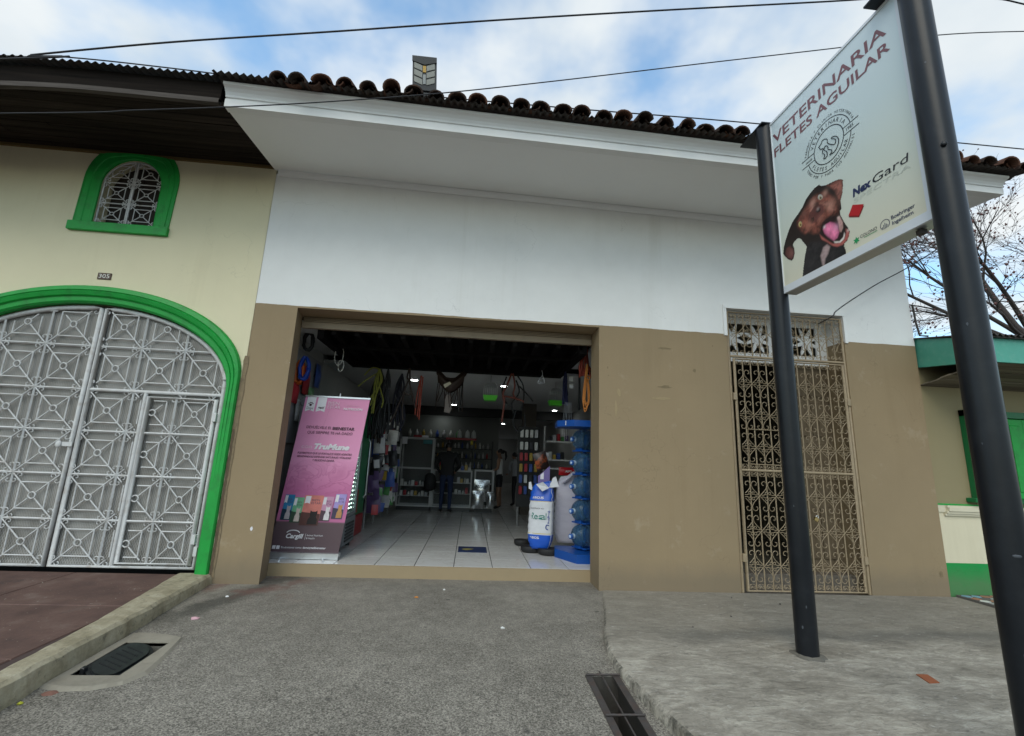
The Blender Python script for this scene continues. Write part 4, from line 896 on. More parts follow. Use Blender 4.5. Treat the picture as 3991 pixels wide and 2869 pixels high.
bh = MB(); q = lg; lg = bh; _cu, _cv = CU, CV; CU, CV = .985, 3.05; ring(.034, .002, [(-40, 220)]); CU, CV = _cu, _cv; lg = q
for k in range(5): h = (.02, .032, .042, .032, .02)[k]; bh.flat([(.963 + k * .01, 3.02), (.967 + k * .01, 3.02), (.967 + k * .01, 3.02 + h), (.963 + k * .01, 3.02 + h)], ST, .002)
bh.build('tower_emblem', M_NAVY, sg)
star = [(.757 + (.03 if k % 2 == 0 else .014) * math.cos(R(90 + 30 * k)), 3.047 + (.03 if k % 2 == 0 else .014) * math.sin(R(90 + 30 * k))) for k in range(12)]
MB().flat(star, ST, .002).build('star_emblem', mat('print_green', (.02, .3, .1), .35), sg); MB().text('COLONO', ST, .79, 3.047, .024, .135, d=.002, shear=.1).build('lettering', M_INK, sg); MB().flat([(.82, 3.036), (.925, 3.036), (.925, 3.04), (.82, 3.04)], ST, .002).build('lettering_underline', mat('print_green', (.02, .3, .1), .35), sg)
MB().box(-.02, .02, -.01, .03, -.03, 0, T=lambda p: (2.80 + p[0], 2.45 + p[1], 2.92 + p[2])).build('bracket_lug', M_STEEL, sg)

# ------------------------------------------------------------------ lamp on the roof
lampo = thing('solar_street_lamp', 'black solar street lamp head standing above the clay tiles', 'lamp', (-.66, 4.15, 4.93))
def LT(p): # tilted panel: local x right, z up the panel, y out of the back
    a = R(-14); y, z = p[1] * math.cos(a) - p[2] * math.sin(a), p[1] * math.sin(a) + p[2] * math.cos(a); return (-.685 + p[0] + .02 * p[2], 4.13 + y * -1 + .0, 5.10 + z)
LT2 = lambda p: (-.69 + p[0] - .036 * p[2], 4.12 - .16 * p[2] + p[1], 5.09 + p[2] * .8)
b = MB(); b.box(-.122, .122, 0, .045, -.02, .40, T=LT2, bev=.008); b.prism([(-.125, .34), (0, .30), (.125, .34), (.125, .405), (-.125, .405)], -.012, .0, lambda p: LT2((p[0], p[2], p[1]))); b.build('housing', M_BLACKP, lampo)
for j in range(3):
    for s_ in (-1, 1):
        po = [(s_ * .022, .05 + j * .088), (s_ * .105, .085 + j * .088), (s_ * .105, .155 + j * .088), (s_ * .022, .118 + j * .088)]
        MB().prism(po[::s_], -.006, .002, lambda p: LT2((p[0], p[2], p[1]))).build('led_window', mat('pale_led_lens', (.26, .26, .23), .3, .15, 30), lampo)
MB().prism([(-.016, .21), (.016, .21), (.016, .29), (-.016, .29)], -.007, .002, lambda p: LT2((p[0], p[2], p[1]))).build('sensor', mat('amber_lens', (.5, .3, .05), .3), lampo)
MB().prism([(-.014, .06), (.014, .06), (.014, .18), (-.014, .18)], -.007, .002, lambda p: LT2((p[0], p[2], p[1]))).build('sensor', mat('white_lens', (.3, .31, .3), .3), lampo)
MB().box(-.09, .09, .01, .06, -.13, -.02, T=LT2, bev=.01).build('bracket', M_BLACKP, lampo); MB().tube([(-.67, 4.17, 4.98), (-.67, 4.35, 5.1), (-.67, 4.9, 5.28)], .025, 10).build('arm', M_BLACKP, lampo)

# ------------------------------------------------------------------ wires
def wire(pts, r_, lab): return tag(MB().tube(spline(pts, 6), r_, 6).build('overhead_wire', M_WIRE), lab, 'wire', 'overhead wires')
M_WIRE = mat('black_cable', (.012, .012, .016), .6)
wire([(-9, 3.0, 3.0), (-3.417, 3., 3.961), (-3.231, 3., 4.02), (-2.337, 3., 4.25), (-1.146, 3., 4.514), (.1, 3., 4.797), (1.502, 3., 5.097), (2.892, 3., 5.385), (3.7, 3., 5.56), (4.45, 3., 5.65), (4.8, 3, 5.632), (5.6, 3, 5.52), (6.4, 3, 5.36)], .0065, 'topmost overhead wire crossing the sky above everything else')
wire([(-9, 4.3, 4.9), (-4.908, 4.3, 5.134), (-4.292, 4.3, 5.195), (-3.292, 4.3, 5.192), (-1.886, 4.3, 5.154), (-.902, 4.3, 5.168), (1.067, 4.3, 5.209), (3.118, 4.3, 5.258), (8, 4.3, 5.3)], .0065, 'thin overhead wire skimming the clay roof tiles behind the lamp')
wire([(-9, 3.3, 3.1), (-3.644, 3.3, 3.756), (-2.716, 3.3, 3.892), (-2.067, 3.3, 3.997), (-1.393, 3.3, 4.119), (-.437, 3.3, 4.32), (.62, 3.3, 4.584), (1.884, 3.3, 4.918), (3.261, 3.3, 5.277), (4.242, 3.3, 5.545), (5.199, 3.3, 5.722), (6.2, 3.3, 5.86), (7.2, 3.3, 5.96)], .0045, 'overhead wire rising across the dark eaves and cornice to the sign')
wire([(5.9, 5.0, 5.3), (8.444, 6.5, 6.925), (8.832, 6.5, 6.884), (9.352, 6.5, 6.828), (14, 6.5, 6.4)], .008, 'overhead wire beyond the right end of the tiled roof')
wire([(4.45, 5.41, 3.3), (4.489, 5.2, 3.346), (4.539, 5.2, 3.41), (4.741, 5.2, 3.558), (5.15, 5.2, 3.824), (5.566, 5.2, 4.059), (5.95, 5.2, 4.30), (6.4, 5.2, 4.6)], .007, 'loose black cable rising from the grille top past the white wall')

# ------------------------------------------------------------------ bare tree beyond the right house
def tree():
    q = random.Random(21); t = thing('bare_tree', 'leafless tree with dark branches and small buds beyond right house', 'tree', (13.4, 9.6, -.2))
    tr = MB(); br = MB(); bd = MB(); tw = MB()
    tr.tube([(13.4, 9.6, -.2), (13.35, 9.6, 1.5), (13.45, 9.55, 3.2), (13.4, 9.5, 4.6)], [.3, .25, .22, .2], 12)
    def grow(p, d, L, r_, lv):
        n = 5; pts = [p]; rr = [r_]
        for k in range(n):
            d = (d + Vector((q.uniform(-.22, .22), q.uniform(-.22, .22), q.uniform(-.2, .16)))).normalized(); p = p + d * (L / n); pts.append(p); rr.append(r_ * (1 - .55 * (k + 1) / n))
            if lv < 4 and k > (0 if lv else 1):
                for _ in range((2 if q.random() < .4 else 1) if lv < 3 else (1 if q.random() < .85 else 0)):
                    dd = (d + Vector((q.uniform(-1, .75), q.uniform(-.8, .8), q.uniform(-.65, .7))) * .8).normalized(); grow(p.copy(), dd, L * q.uniform(.42, .68), max(.0045, rr[-1] * .5), lv + 1)
        (br if lv < 2 else tw).tube(pts, rr, 6 if lv < 2 else 3, cap=False)
        if lv >= 3:
            for _ in range(1):
                if q.random() < .45:
                    s_ = q.uniform(.018, .036); c = pts[-1]
                    bd.add([c + Vector(v_) * s_ for v_ in ((1, 0, 0), (-1, 0, 0), (0, 1, 0), (0, -1, 0), (0, 0, 1), (0, 0, -1))], [(0, 2, 4), (2, 1, 4), (1, 3, 4), (3, 0, 4), (2, 0, 5), (1, 2, 5), (3, 1, 5), (0, 3, 5)])
    for d, z, L, r_ in (((-1, -.1, .2), 4.5, 3.2, .05), ((-1, .2, .5), 4.6, 3.5, .06), ((-.8, -.3, .95), 4.5, 3.3, .06), ((-.35, .1, 1), 4.6, 3.2, .08), ((.6, .2, .9), 4.6, 3.4, .08), ((1, -.2, .4), 4.4, 3.2, .07), ((-1, -.25, .35), 4.5, 3.0, .045), ((-.95, .1, .75), 4.6, 3.4, .055), ((-1, .3, .05), 4.4, 3.3, .045)):
        grow(Vector((13.4, 9.5, z)), Vector(d).normalized(), L, r_, 0)
    bk = mat('dark_bark', (.05, .04, .036), .85, .3, 9, .4); tr.build('trunk', bk, t); br.build('limbs', bk, t); tag(tw.build('twigs', bk, t), kind='stuff'); tag(bd.build('buds', mat('pink_brown_bud', (.13, .06, .055), .8, .3), t), kind='stuff')
tree()

# ------------------------------------------------------------------ meter box, channel grate, small things on the ground
mb_ = thing('water_meter_box', 'black plastic water meter box set askew in the pavement pit', 'meter box', (-2.3, 3.72, -.2))
ca, sa = math.cos(R(-8)), math.sin(R(-8))
def MT(p): x, y = p[0], p[1]; return (-2.312 + x * ca - y * sa, 3.715 + x * sa + y * ca, -.088 + p[2] + .12 * y - .28 * x)
def oval(hw, hl_, n=8): return [(hw * math.cos(R(a)), hl_ - hw + hw * math.sin(R(a))) for a in range(0, 181, 180 // n)] + [(hw * math.cos(R(a)), -hl_ + hw + hw * math.sin(R(a))) for a in range(180, 361, 180 // n)]
MB().prism(oval(.105, .205), -.12, .0, MT).build('tub', M_BLACKP, mb_); MB().prism(oval(.113, .213), -.012, .004, MT).build('rim', M_BLACKP, mb_)
MB().tube([MT((.1, -.12, .0)), MT((.125, -.06, .012)), MT((.13, .02, .012)), MT((.105, .09, .0))], .007, 6).build('handle', M_BLACKP, mb_)
lid = MB().prism(oval(.09, .185), .004, .02, MT).build('lid', mat('scuffed_black_lid', (.018, .021, .022), .35, .4, 20, dirt=(.045, .053, .05), da=.5, ds=18), mb_)
for k in range(6): MB().box(-.06, .06, -.11 + k * .042, -.1 + k * .042, .02, .0225, T=MT).build('lid_rib', M_BLACKP, lid)
for x in (-.085, .085): MB().box(x - .012, x + .012, -.2, -.17, -.03, .03, T=MT, bev=.004).build('hinge_lug', M_BLACKP, mb_)
gg = thing('channel_grate', 'rusty steel channel grate of angle rails and rebar beside the kerb', 'grate', (1.0, 2.2, -.1))
for x0, x1 in ((.882, .925), (1.075, 1.122)):
    b = MB(); ys = steps(.6, 3.5, 6)
    for a, c in zip(ys, ys[1:]): b.add([(x, y, zd(y) + dz) for dz in (.0, .008) for x, y in ((x0, a), (x1, a), (x1, c), (x0, c))], [(3, 2, 1, 0), (4, 5, 6, 7), (0, 1, 5, 4), (1, 2, 6, 5), (2, 3, 7, 6), (3, 0, 4, 7)])
    b.build('angle_rail', M_STEEL, gg)
for y in (3.485, 3.006, 2.53, 2.05, 1.55, 1.05): MB().tube([(.885 + k * .016, y + rnd.uniform(-.002, .002), zd(y) + .016) for k in range(16)], [.0075 if k % 2 else .0062 for k in range(16)], 6).build('rebar', M_STEEL, gg)
MB().tube([(1.0, y, zd(y) + .004) for y in steps(.62, 3.56, 8)], .006, 6).build('long_rod', M_STEEL, gg)
tag(MB().add([(3.236, 3.257, zs(3.257) + .006), (3.32, 3.264, zs(3.264) + .006), (3.354, 3.381, zs(3.38) + .006), (3.269, 3.384, zs(3.384) + .006), (3.236, 3.257, zs(3.257) - .005), (3.32, 3.264, zs(3.264) - .005), (3.354, 3.381, zs(3.38) - .005), (3.269, 3.384, zs(3.384) - .005)], [(0, 1, 2, 3), (0, 4, 5, 1), (1, 5, 6, 2), (2, 6, 7, 3), (3, 7, 4, 0)]).build('brick_fragment', mat('red_brick', (.27, .085, .035), .85, .2, 20, .3)), 'flat orange brick piece set in the concrete near the pole', 'brick')
def litter(name, x, y, zf, s_, m, lab, cat, seed):
    q = random.Random(seed); n = 7; po = [(x + s_ * q.uniform(.6, 1) * math.cos(2 * math.pi * k / n), y + s_ * q.uniform(.4, .9) * math.sin(2 * math.pi * k / n)) for k in range(n)]
    b = MB(); z = zf(y); c = (x, y, z + .012 + s_ * .15); b.add([(a, e, z + .003 + q.uniform(0, .006)) for a, e in po] + [c], [(k, (k + 1) % n, n) for k in range(n)]); b.add([(a, e, z + .001) for a, e in po], [tuple(range(n))[::-1]]); tag(b.build(name, m), lab, cat)
litter('fallen_flower', -2.24, 4.44, zd, .05, mat('pink_petal', (.6, .36, .4), .7), 'crumpled pink flower lying on the dark driveway', 'flower', 1)
litter('fallen_leaf', -.465, 5.07, zd, .025, mat('orange_leaf', (.5, .2, .04), .7), 'tiny orange leaf near the shop threshold', 'leaf', 2)
litter('paper_scrap', .36, 4.316, zd, .028, mat('white_paper', (.75, .75, .73), .8), 'small white paper scrap on the driveway before the mat', 'litter', 3)
litter('paper_scrap', -2.26, 5.0, zd, .022, mat('white_paper', (.75, .75, .73), .8), 'tiny pale scrap at the foot of the tan pier', 'litter', 4)
litter('paper_scrap', -.2, 5.33, zd, .018, mat('white_paper', (.75, .75, .73), .8), 'tiny white scrap below the shop step', 'litter', 6)
litter('fallen_leaf', 1.2, 2.73, zd, .06, mat('yellow_leaf', (.75, .5, .02), .7), 'yellow flower petal by the kerb at bottom edge', 'leaf', 5)
litter('fallen_leaf', -2.46, 3.16, zd, .02, mat('yellow_green_leaf', (.5, .5, .05), .7), 'tiny yellow leaf beside the left kerb', 'leaf', 8)
litter('plaster_patch', -2.40, 3.28, lambda y: zd(y) - .014, .09, mat('red_patch', (.2, .1, .075), .9, .2, 12), 'reddish mortar patch beside the meter pit', 'patch', 9)
for k in range(26):
    x, y = rnd.uniform(1.8, 5.6), rnd.uniform(2.6, 5.2)
    if k < 12: litter('pebble', x, y, zs, rnd.uniform(.008, .014), mat('dark_pebble', (.05, .045, .04), .9), f'tiny dark pebble on the right pavement, {ORD[k]} of the scatter', 'pebble', 30 + k)

# ------------------------------------------------------------------ inside the shop: shell
M_IW = mat('interior_wall', (.42, .42, .41), .8, .1, 2); M_CEIL = mat('interior_ceiling', (.5, .5, .5), .8, .06, 2)
sw_ = MB(); sw_.box(-2.62, -2.5, 5.79, 30, -.1, 3.4); sw_.box(2.9, 3.0, 5.79, 30, -.1, 3.4); sw_.box(-2.5, 2.9, 29.5, 29.7, -.1, 3.4)
sw_.build('interior_wall', M_IW, shop)
MB().box(-2.5, 2.9, 7.62, 29.5, 2.86, 2.9).build('ceiling', M_CEIL, shop); MB().box(1.62, 2.9, 5.79, 7.62, 2.98, 3.02).build('ceiling', M_CEIL, shop)
MB().box(-2.62, 3.0, 5.79, 30, 3.08, 3.14).build('light_blocking_slab', M_DARK, shop); MB().box(-2.5, -2.02, 5.79, 7.62, 2.98, 3.02).build('ceiling', M_CEIL, shop)  # unseen opaque upper slab, added to stop light leaking between the loft boards
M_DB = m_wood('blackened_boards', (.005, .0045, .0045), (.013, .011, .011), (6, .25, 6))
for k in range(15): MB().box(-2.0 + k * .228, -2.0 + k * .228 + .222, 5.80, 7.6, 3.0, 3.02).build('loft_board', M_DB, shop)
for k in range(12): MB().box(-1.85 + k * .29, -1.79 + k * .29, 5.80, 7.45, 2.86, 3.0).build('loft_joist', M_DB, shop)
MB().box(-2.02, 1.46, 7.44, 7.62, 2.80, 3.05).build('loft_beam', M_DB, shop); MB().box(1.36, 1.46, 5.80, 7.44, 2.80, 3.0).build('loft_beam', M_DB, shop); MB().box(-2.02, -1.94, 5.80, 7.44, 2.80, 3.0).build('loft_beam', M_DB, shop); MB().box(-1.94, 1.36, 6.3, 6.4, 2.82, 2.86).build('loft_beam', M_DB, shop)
MB().box(-2.5, 2.9, 13.2, 13.4, 2.62, 2.86).build('ceiling_beam', mat('black_beam', (.02, .02, .02), .7), shop)
MB().box(1.28, 1.62, 11.6, 11.9, .13, 2.86).build('column', mat('brown_column', (.1, .085, .07), .7), shop)
MB().box(-2.5, .9, 15.4, 15.5, .13, 2.86).build('partition', mat('partition_paint', (.2, .21, .2), .7, .1), shop)
# lit downlights
M_LED = emit('downlight_glow', (.93, 1, .97), 26); M_BEZ = mat('white_bezel', (.7, .7, .7), .5)
LT_ = [(-1.16, 8.84), (.59, 9.0), (-.52, 12.5), (2.28, 12.7), (2.46, 14.6), (-.98, 15.0), (1.19, 17.9), (1.156, 22.7), (1.154, 26.2), (1.12, 28.6)]
wl = ['left one just inside the loft beam', 'one behind the hanging harness', 'one beyond the hanging saddle', 'nearer of two above the right shelves', 'farther of two above the right shelves', 'one above the tall glass cabinet', 'nearest in the row down the corridor', 'second in the row down the corridor', 'third in the row down the corridor', 'last in the row down the corridor']
for (x, y), l_ in zip(LT_, wl):
    t = thing('ceiling_downlight', 'lit round ceiling downlight, ' + l_, 'ceiling light', (x, y, 2.86), 'shop ceiling downlights')
    MB().lathe([(.085, 0), (.085, -.012), (.07, -.016)], 18, T=lambda p: (x + p[0], y + p[1], 2.86 + p[2])).build('bezel', M_BEZ, t)
    MB().lathe([(.066, -.014), (.06, -.02)], 18, T=lambda p: (x + p[0], y + p[1], 2.86 + p[2])).build('diffuser', M_LED, t)
bw = thing('back_window', 'bright window with slatted blind at the end of the corridor', 'window', (1.26, 29.4, 1.1))
MB().box(1.02, 1.52, 29.45, 29.49, 1.05, 2.0).build('pane', emit('daylit_pane', (.85, .93, 1), 1.1), bw)
for k in range(9): MB().box(1.0, 1.54, 29.40, 29.43, 1.07 + k * .105, 1.105 + k * .105).build('blind_slat', M_BLACKP, bw)

# ------------------------------------------------------------------ roll-up banner
bn = thing('roll_up_banner', 'leaning pink roll-up pet food banner inside the shop entrance', 'banner', (-1.94, 6.05, .13))
def BT(p):  # a: 0..0.82 across, b: 0..1.95 up, d out towards the street
    return (-2.345 + p[0] + .092 * p[1], 6.05 + .03 * p[1] - p[2], .165 + p[1])
bp = NT('banner_print'); bz = bp.xyz()[2]; bx_ = bp.xyz()[0]
g1 = bp.ramp(bp.math('MULTIPLY', bz, .45), [(.0, (.085, .055, .065)), (.245, (.115, .075, .085)), (.252, (.53, .16, .32)), (.40, (.53, .15, .32)), (.58, (.72, .3, .49)), (.86, (.65, .25, .42)), (1., (.62, .23, .4))])
wv = bp.noise(3.6, 3, .5, (1, 1, 1.2), dist=1.5); band = bp.math('MULTIPLY', bp.ramp(bp.math('ABSOLUTE', bp.math('SUBTRACT', bz, 1.07)), [(.1, 1), (.26, 0)]), bp.ramp(wv, [(.46, 0), (.5, 1), (.54, .25), (.66, .7)]))
bp.out(bp.mix(bp.math('MULTIPLY', band, .45), g1, (.36, .07, .19)), .45, spec=.4)
bs_ = MB(); bs_.grid(lambda u, v_: BT((.0 + u * .815, .03 + v_ * 1.9, .004 * math.sin(u * 7) * v_)), 8, 12); bs_.grid(lambda u, v_: BT((.0 + u * .815, .03 + v_ * 1.9, .004 * math.sin(u * 7) * v_ - .002)), 8, 12, flip=True)
bs_.build('printed_sheet', bp.m, bn)
M_ALU = mat('brushed_aluminium', (.62, .63, .65), .3, .06, 8, metal=.8)
MB().prism([(-.01, -.03), (.83, -.03), (.83, .035), (-.01, .035)], -.05, .05, BT).build('base_cassette', M_ALU, bn)
MB().prism([(-.005, 1.925), (.82, 1.925), (.82, 1.945), (-.005, 1.945)], -.01, .012, BT).build('top_rail', M_ALU, bn)
MB().tube([BT((.42, .0, -.04)), BT((.42, 1.99, -.02))], .009, 6).build('support_pole', M_ALU, bn)
for a in (.12, .62): MB().tube([BT((a, -.03, -.04)), BT((a + .08, -.032, .17))], .012, 6).build('foot', M_ALU, bn)
M_BW = mat('print_white', (.72, .7, .73), .45); M_BD = mat('print_maroon', (.06, .02, .035), .45); M_BP = mat('print_palepink', (.72, .5, .6), .45)
for a in (.03, .165):
    MB().flat([(a, 1.925), (a, 1.735), (a + .055, 1.755), (a + .11, 1.735), (a + .11, 1.925)][::-1], BT, .006).build('white_ribbon', M_BW, bn)
tx = lambda st, a, b, h, m, **k: MB().text(st, BT, a, b, h, d=.0075, **k).build('lettering', m, bn)
tx('Dogui', .085, 1.765, .032, M_BD, width=.08, align='C'); tx('gati', .22, 1.775, .036, M_BD, width=.085, align='C', shear=.3, bold=.02)
pw = MB()
for x, z, r_ in ((.085, 1.82, .017), (.062, 1.838, .008), (.078, 1.85, .008), (.095, 1.85, .008), (.11, 1.837, .008)): pw.flat([(x + r_ * math.cos(k * .785), z + r_ * math.sin(k * .785)) for k in range(8)], BT, .0075)
pw.build('paw_mark', M_BD, bn)
tx('BIEN', .30, 1.835, .042, M_BP, width=.14); tx('ESTAR', .30, 1.785, .042, M_BP, width=.165); tx('NUTRICI\u00d3N', .51, 1.775, .028, M_BW, width=.235, bold=.02); tx('ELEVA SU', .53, 1.825, .022, mat('print_dimpink', (.66, .33, .47), .45), width=.17)
tx('DEVU\u00c9LVELE EL', .10, 1.52, .034, M_BD, width=.31); tx('BIENESTAR', .425, 1.515, .036, M_BD, width=.275, bold=.025); tx('QUE SIEMPRE TE HA DADO', .405, 1.455, .034, M_BD, width=.56, align='C')
tx('con', .095, 1.27, .048, M_BP, width=.125); tx('TruMune', .245, 1.265, .066, M_BW, width=.44, bold=.05, shear=.25)
for k, (st, wd_) in enumerate((('POSTBI\u00d3TICO QUE LO FORTALECE DESDE ADENTRO,', .67), ('BRIND\u00c1NDOLE DEFENSAS NATURALES, VITALIDAD', .66), ('Y FELICIDAD DIARIA.', .27))): tx(st, .40, 1.198 - k * .042, .024, M_BD, width=wd_, align='C', bold=.012, shear=.15)
bags_ = [(.04, .155, .40, .70, (.03, .2, .4), 'b'), (.155, .275, .375, .67, (.16, .42, .24), 'c'), (.275, .50, .345, .70, (.62, .2, .17), 'd'), (.50, .625, .40, .69, (.55, .28, .42), 'e'), (.64, .77, .43, .725, (.36, .29, .6), 'f')]
ani = {'b': (.45, .4, .42), 'c': (.6, .5, .45), 'd': (.02, .016, .016), 'e': (.72, .68, .7), 'f': (.5, .26, .1)}
for i, (a0, a1, b0, b1, c, k_) in enumerate(bags_):
    dd_ = .0055 + .0006 * (4 - abs(i - 2)); w_ = a1 - a0
    MB().flat([(a0, b0), (a1, b0), (a1 + .006, b1), (a0 + .006, b1)], BT, dd_).build('pictured_bag', mat('bag_' + k_, c, .4, .3, 12), bn)
    MB().flat([(a0, b0), (a1, b0), (a1, b0 + (b1 - b0) * .38), (a0, b0 + (b1 - b0) * .44)], BT, dd_ + .0002).build('pictured_bag', mat('bag_low_' + k_, tuple(q_ * .14 + .012 for q_ in c), .4, .3, 12), bn)
    MB().flat([(a0 + w_ * .06, b1 - .10), (a0 + w_ * .2, b1 - .09), (a0 + w_ * .34, b1 - .10), (a0 + w_ * .36, b1 - .01), (a0 + w_ * .08, b1 - .01)], BT, dd_ + .0003).build('white_ribbon', M_BW, bn)
    MB().text('BIEN', BT, a0 + w_ * .42, b1 - .07, .026, w_ * .42, d=dd_ + .0003).text('ESTAR', BT, a0 + w_ * .42, b1 - .105, .026, w_ * .5, d=dd_ + .0003).build('lettering', mat('bag_ink', (.09, .05, .09), .4), bn)
    cx_ = a0 + w_ * .66; bz_ = b0 + .012; s_ = w_ * .26
    body = [(cx_ - s_, bz_), (cx_ + s_, bz_), (cx_ + s_ * .95, bz_ + .06), (cx_ + s_ * .6, bz_ + .09), (cx_ + s_ * .75, bz_ + .13), (cx_ + s_ * .7, bz_ + .165), (cx_ + s_ * .35, bz_ + .15), (cx_ - s_ * .35, bz_ + .15), (cx_ - s_ * .7, bz_ + .165), (cx_ - s_ * .75, bz_ + .13), (cx_ - s_ * .6, bz_ + .09), (cx_ - s_ * .95, bz_ + .06)]
    MB().flat(body, BT, dd_ + .0004).build('pictured_pet', mat('pet_' + k_, ani[k_], .4, .3, 30), bn)
MB().flat([(.36, .345), (.455, .345), (.455, .395), (.36, .395)], BT, .008).build('red_label', mat('print_label_red', (.6, .08, .08), .4), bn)
tx('Cargill', .16, .195, .05, M_BW, width=.2, bold=.03, shear=.15); MB().tube([BT((.235 + .08 * math.cos(R(a)), .245 + .04 * math.sin(R(a)), .0075)) for a in range(20, 161, 14)], .006, 4).build('swoosh', M_BW, bn)
tx('Animal Nutrition', .40, .222, .02, M_BW, width=.19); tx('& Health', .40, .188, .02, M_BW, width=.1); MB().flat([(.385, .18), (.388, .18), (.388, .25), (.385, .25)], BT, .0075).build('divider', M_BW, bn)
for a in (.03, .078): MB().flat([(a, .068), (a + .038, .068), (a + .038, .108), (a, .108)], BT, .0075).build('social_icon', M_BW, bn)
tx('Ecu\u00e9ntranos como:', .135, .078, .024, M_BW, width=.24); tx('doguiygatibienestar', .385, .078, .024, M_BW, width=.27, bold=.02)

# ------------------------------------------------------------------ coolers, racks and goods on the left
cA = thing('glass_door_cooler', 'grey glass-door drinks cooler with white LED strips behind the banner', 'cooler', (-1.97, 6.75, .13))
M_CG2 = mat('grey_cooler', (.16, .17, .18), .45, .1, 5); M_CGR = mat('green_cooler', (.01, .16, .06), .4, .12, 4); M_CRD = mat('red_cooler', (.3, .015, .02), .4)
b = MB(); b.box(-2.35, -1.64, 6.46, 6.5, .2, 2.0); b.box(-2.35, -1.64, 7.02, 7.06, .2, 2.0); b.box(-2.35, -2.3, 6.5, 7.02, .2, 2.0); b.box(-2.35, -1.62, 6.46, 7.06, 2.0, 2.12, bev=.01); b.build('cabinet', M_CG2, cA)
b = MB(); b.box(-2.35, -1.6, 6.46, 7.06, .19, .55, bev=.012); bs2 = b.build('base_unit', M_CG2, cA)
for k in range(6): MB().box(-1.602, -1.59, 6.55, 6.97, .24 + k * .042, .262 + k * .042).build('vent_slot', M_BLACKP, bs2)
b = MB(); b.box(-1.63, -1.6, 6.47, 6.52, .56, 1.98); b.box(-1.63, -1.6, 7.0, 7.05, .56, 1.98); b.box(-1.63, -1.6, 6.52, 7.0, .56, .6); b.box(-1.63, -1.6, 6.52, 7.0, 1.94, 1.98); b.build('door_frame', M_CG2, cA)
MB().box(-1.62, -1.612, 6.52, 7.0, .6, 1.94).build('door_glass', glass('cooler_glass', (.75, .9, .85), .02, .95, .35), cA)
M_LS = emit('led_dot', (.72, 1, .88), 7)
for y in (6.56, 6.7, 6.84, 6.96):
    b = MB()
    for k in range(22): b.box(-1.66, -1.648, y - .007, y + .007, .64 + k * .058, .654 + k * .058)
    b.build('led_strip', M_LS, cA)
for z in (.9, 1.25, 1.6): MB().box(-2.3, -1.68, 6.5, 7.02, z, z + .012).build('shelf', M_WHITE, cA)
for a in (6.5, 7.0): MB().tube([(-1.66, a, .13), (-1.66, a, .19)], .03, 8).build('foot', M_BLACKP, cA)
cB = thing('green_fridge', 'green upright fridge with red base beside the grey cooler', 'fridge', (-2.0, 7.8, .13))
MB().box(-2.4, -1.74, 7.1, 8.15, .45, 2.2, bev=.015).build('cabinet', M_CGR, cB); MB().box(-2.4, -1.73, 7.1, 8.15, .14, .45, bev=.012).build('base_panel', M_CRD, cB)
for y in (7.2, 8.05): MB().tube([(-1.73, y, .7), (-1.70, y, .75), (-1.70, y, 1.6), (-1.73, y, 1.65)], .012, 6).build('door_handle', M_ALU, cB)
MB().box(-1.742, -1.732, 7.12, 7.7, .5, .85).build('red_sticker', M_CRD, cB)
# hanging goods
def packet(x, y, z, w_, h, m, name, lab, cat, grp, face='x', tilt=0.):
    def fn(s_):
        def g(u, v_):
            e = math.sin(math.pi * u) * math.sin(math.pi * v_); a, c, d = (u - .5) * w_, (v_ - .5) * h, s_ * (.002 + .045 * e * min(1, w_ / .15))
            a, c = a * math.cos(tilt) - c * math.sin(tilt), a * math.sin(tilt) + c * math.cos(tilt)
            return (x + d, y - a, z + c) if face == 'x' else (x + a, y - d, z + c)
        return g
    b = MB(); b.grid(fn(1), 6, 6); b.grid(fn(-1), 6, 6, flip=True); return tag(b.build(name, m), lab, cat, grp)
rk = thing('display_rack', 'black wire display rack along the left wall beyond the fridge', 'rack', (-2.2, 9.8, .13))
M_RK = mat('rack_paint', (.25, .25, .25), .5)
for y in (8.6, 9.4, 10.2, 11.0): MB().tube([(-1.80, y, .13), (-1.80, y, 2.3)], .015, 6).build('upright', M_RK, rk)
for z in (.4, .85, 1.3, 1.75): MB().box(-2.45, -1.72, 8.6, 11.0, z, z + .02).build('shelf', M_RK, rk)
PC = [((.5, .5, .52), 'silver'), ((.11, .07, .17), 'purple'), ((.05, .1, .35), 'blue'), ((.4, .03, .04), 'red'), ((.62, .62, .6), 'white'), ((.03, .03, .035), 'black'), ((.1, .3, .1), 'green'), ((.45, .3, .05), 'yellow')]
ri = 0
for zi, (z, rn) in enumerate(((.62, 'lowest'), (1.07, 'second'), (1.52, 'third'), (1.97, 'top'))):
    for yi in range(7):
        c, cn = PC[(0, 5, 1, 5, 4, 5, 2, 0)[(zi * 3 + yi * 5 + zi * yi) % 8]]
        packet(-1.74 + rnd.uniform(-.05, .05), 8.75 + yi * .34, z + rnd.uniform(-.03, .03), .21, .34, mat('packet_' + cn, c, .35, .3, 14), 'pet_food_packet', f'{cn} packet on the {rn} shelf of the left rack, {ORD[yi]} from the front', 'packet', 'packets on the left rack', 'y', rnd.uniform(-.15, .15))
def coil(x, y, z, rx, rz, r_, m, lab, turns=3, face='x', cat='rope coil', name='rope_coil', seed=1):
    q = random.Random(seed); pts = []
    for k in range(turns * 14 + 1):
        a = 2 * math.pi * k / 14; j = 1 + q.uniform(-.06, .06); d = q.uniform(-1, 1) * r_ * 1.5
        pts.append((x + d, y - rx * j * math.cos(a), z + rz * j * math.sin(a)) if face == 'x' else (x + rx * j * math.cos(a), y + d, z + rz * j * math.sin(a)))
    return tag(MB().tube(pts, r_, 6).build(name, m), lab, cat, 'coils and ropes hung in the shop')
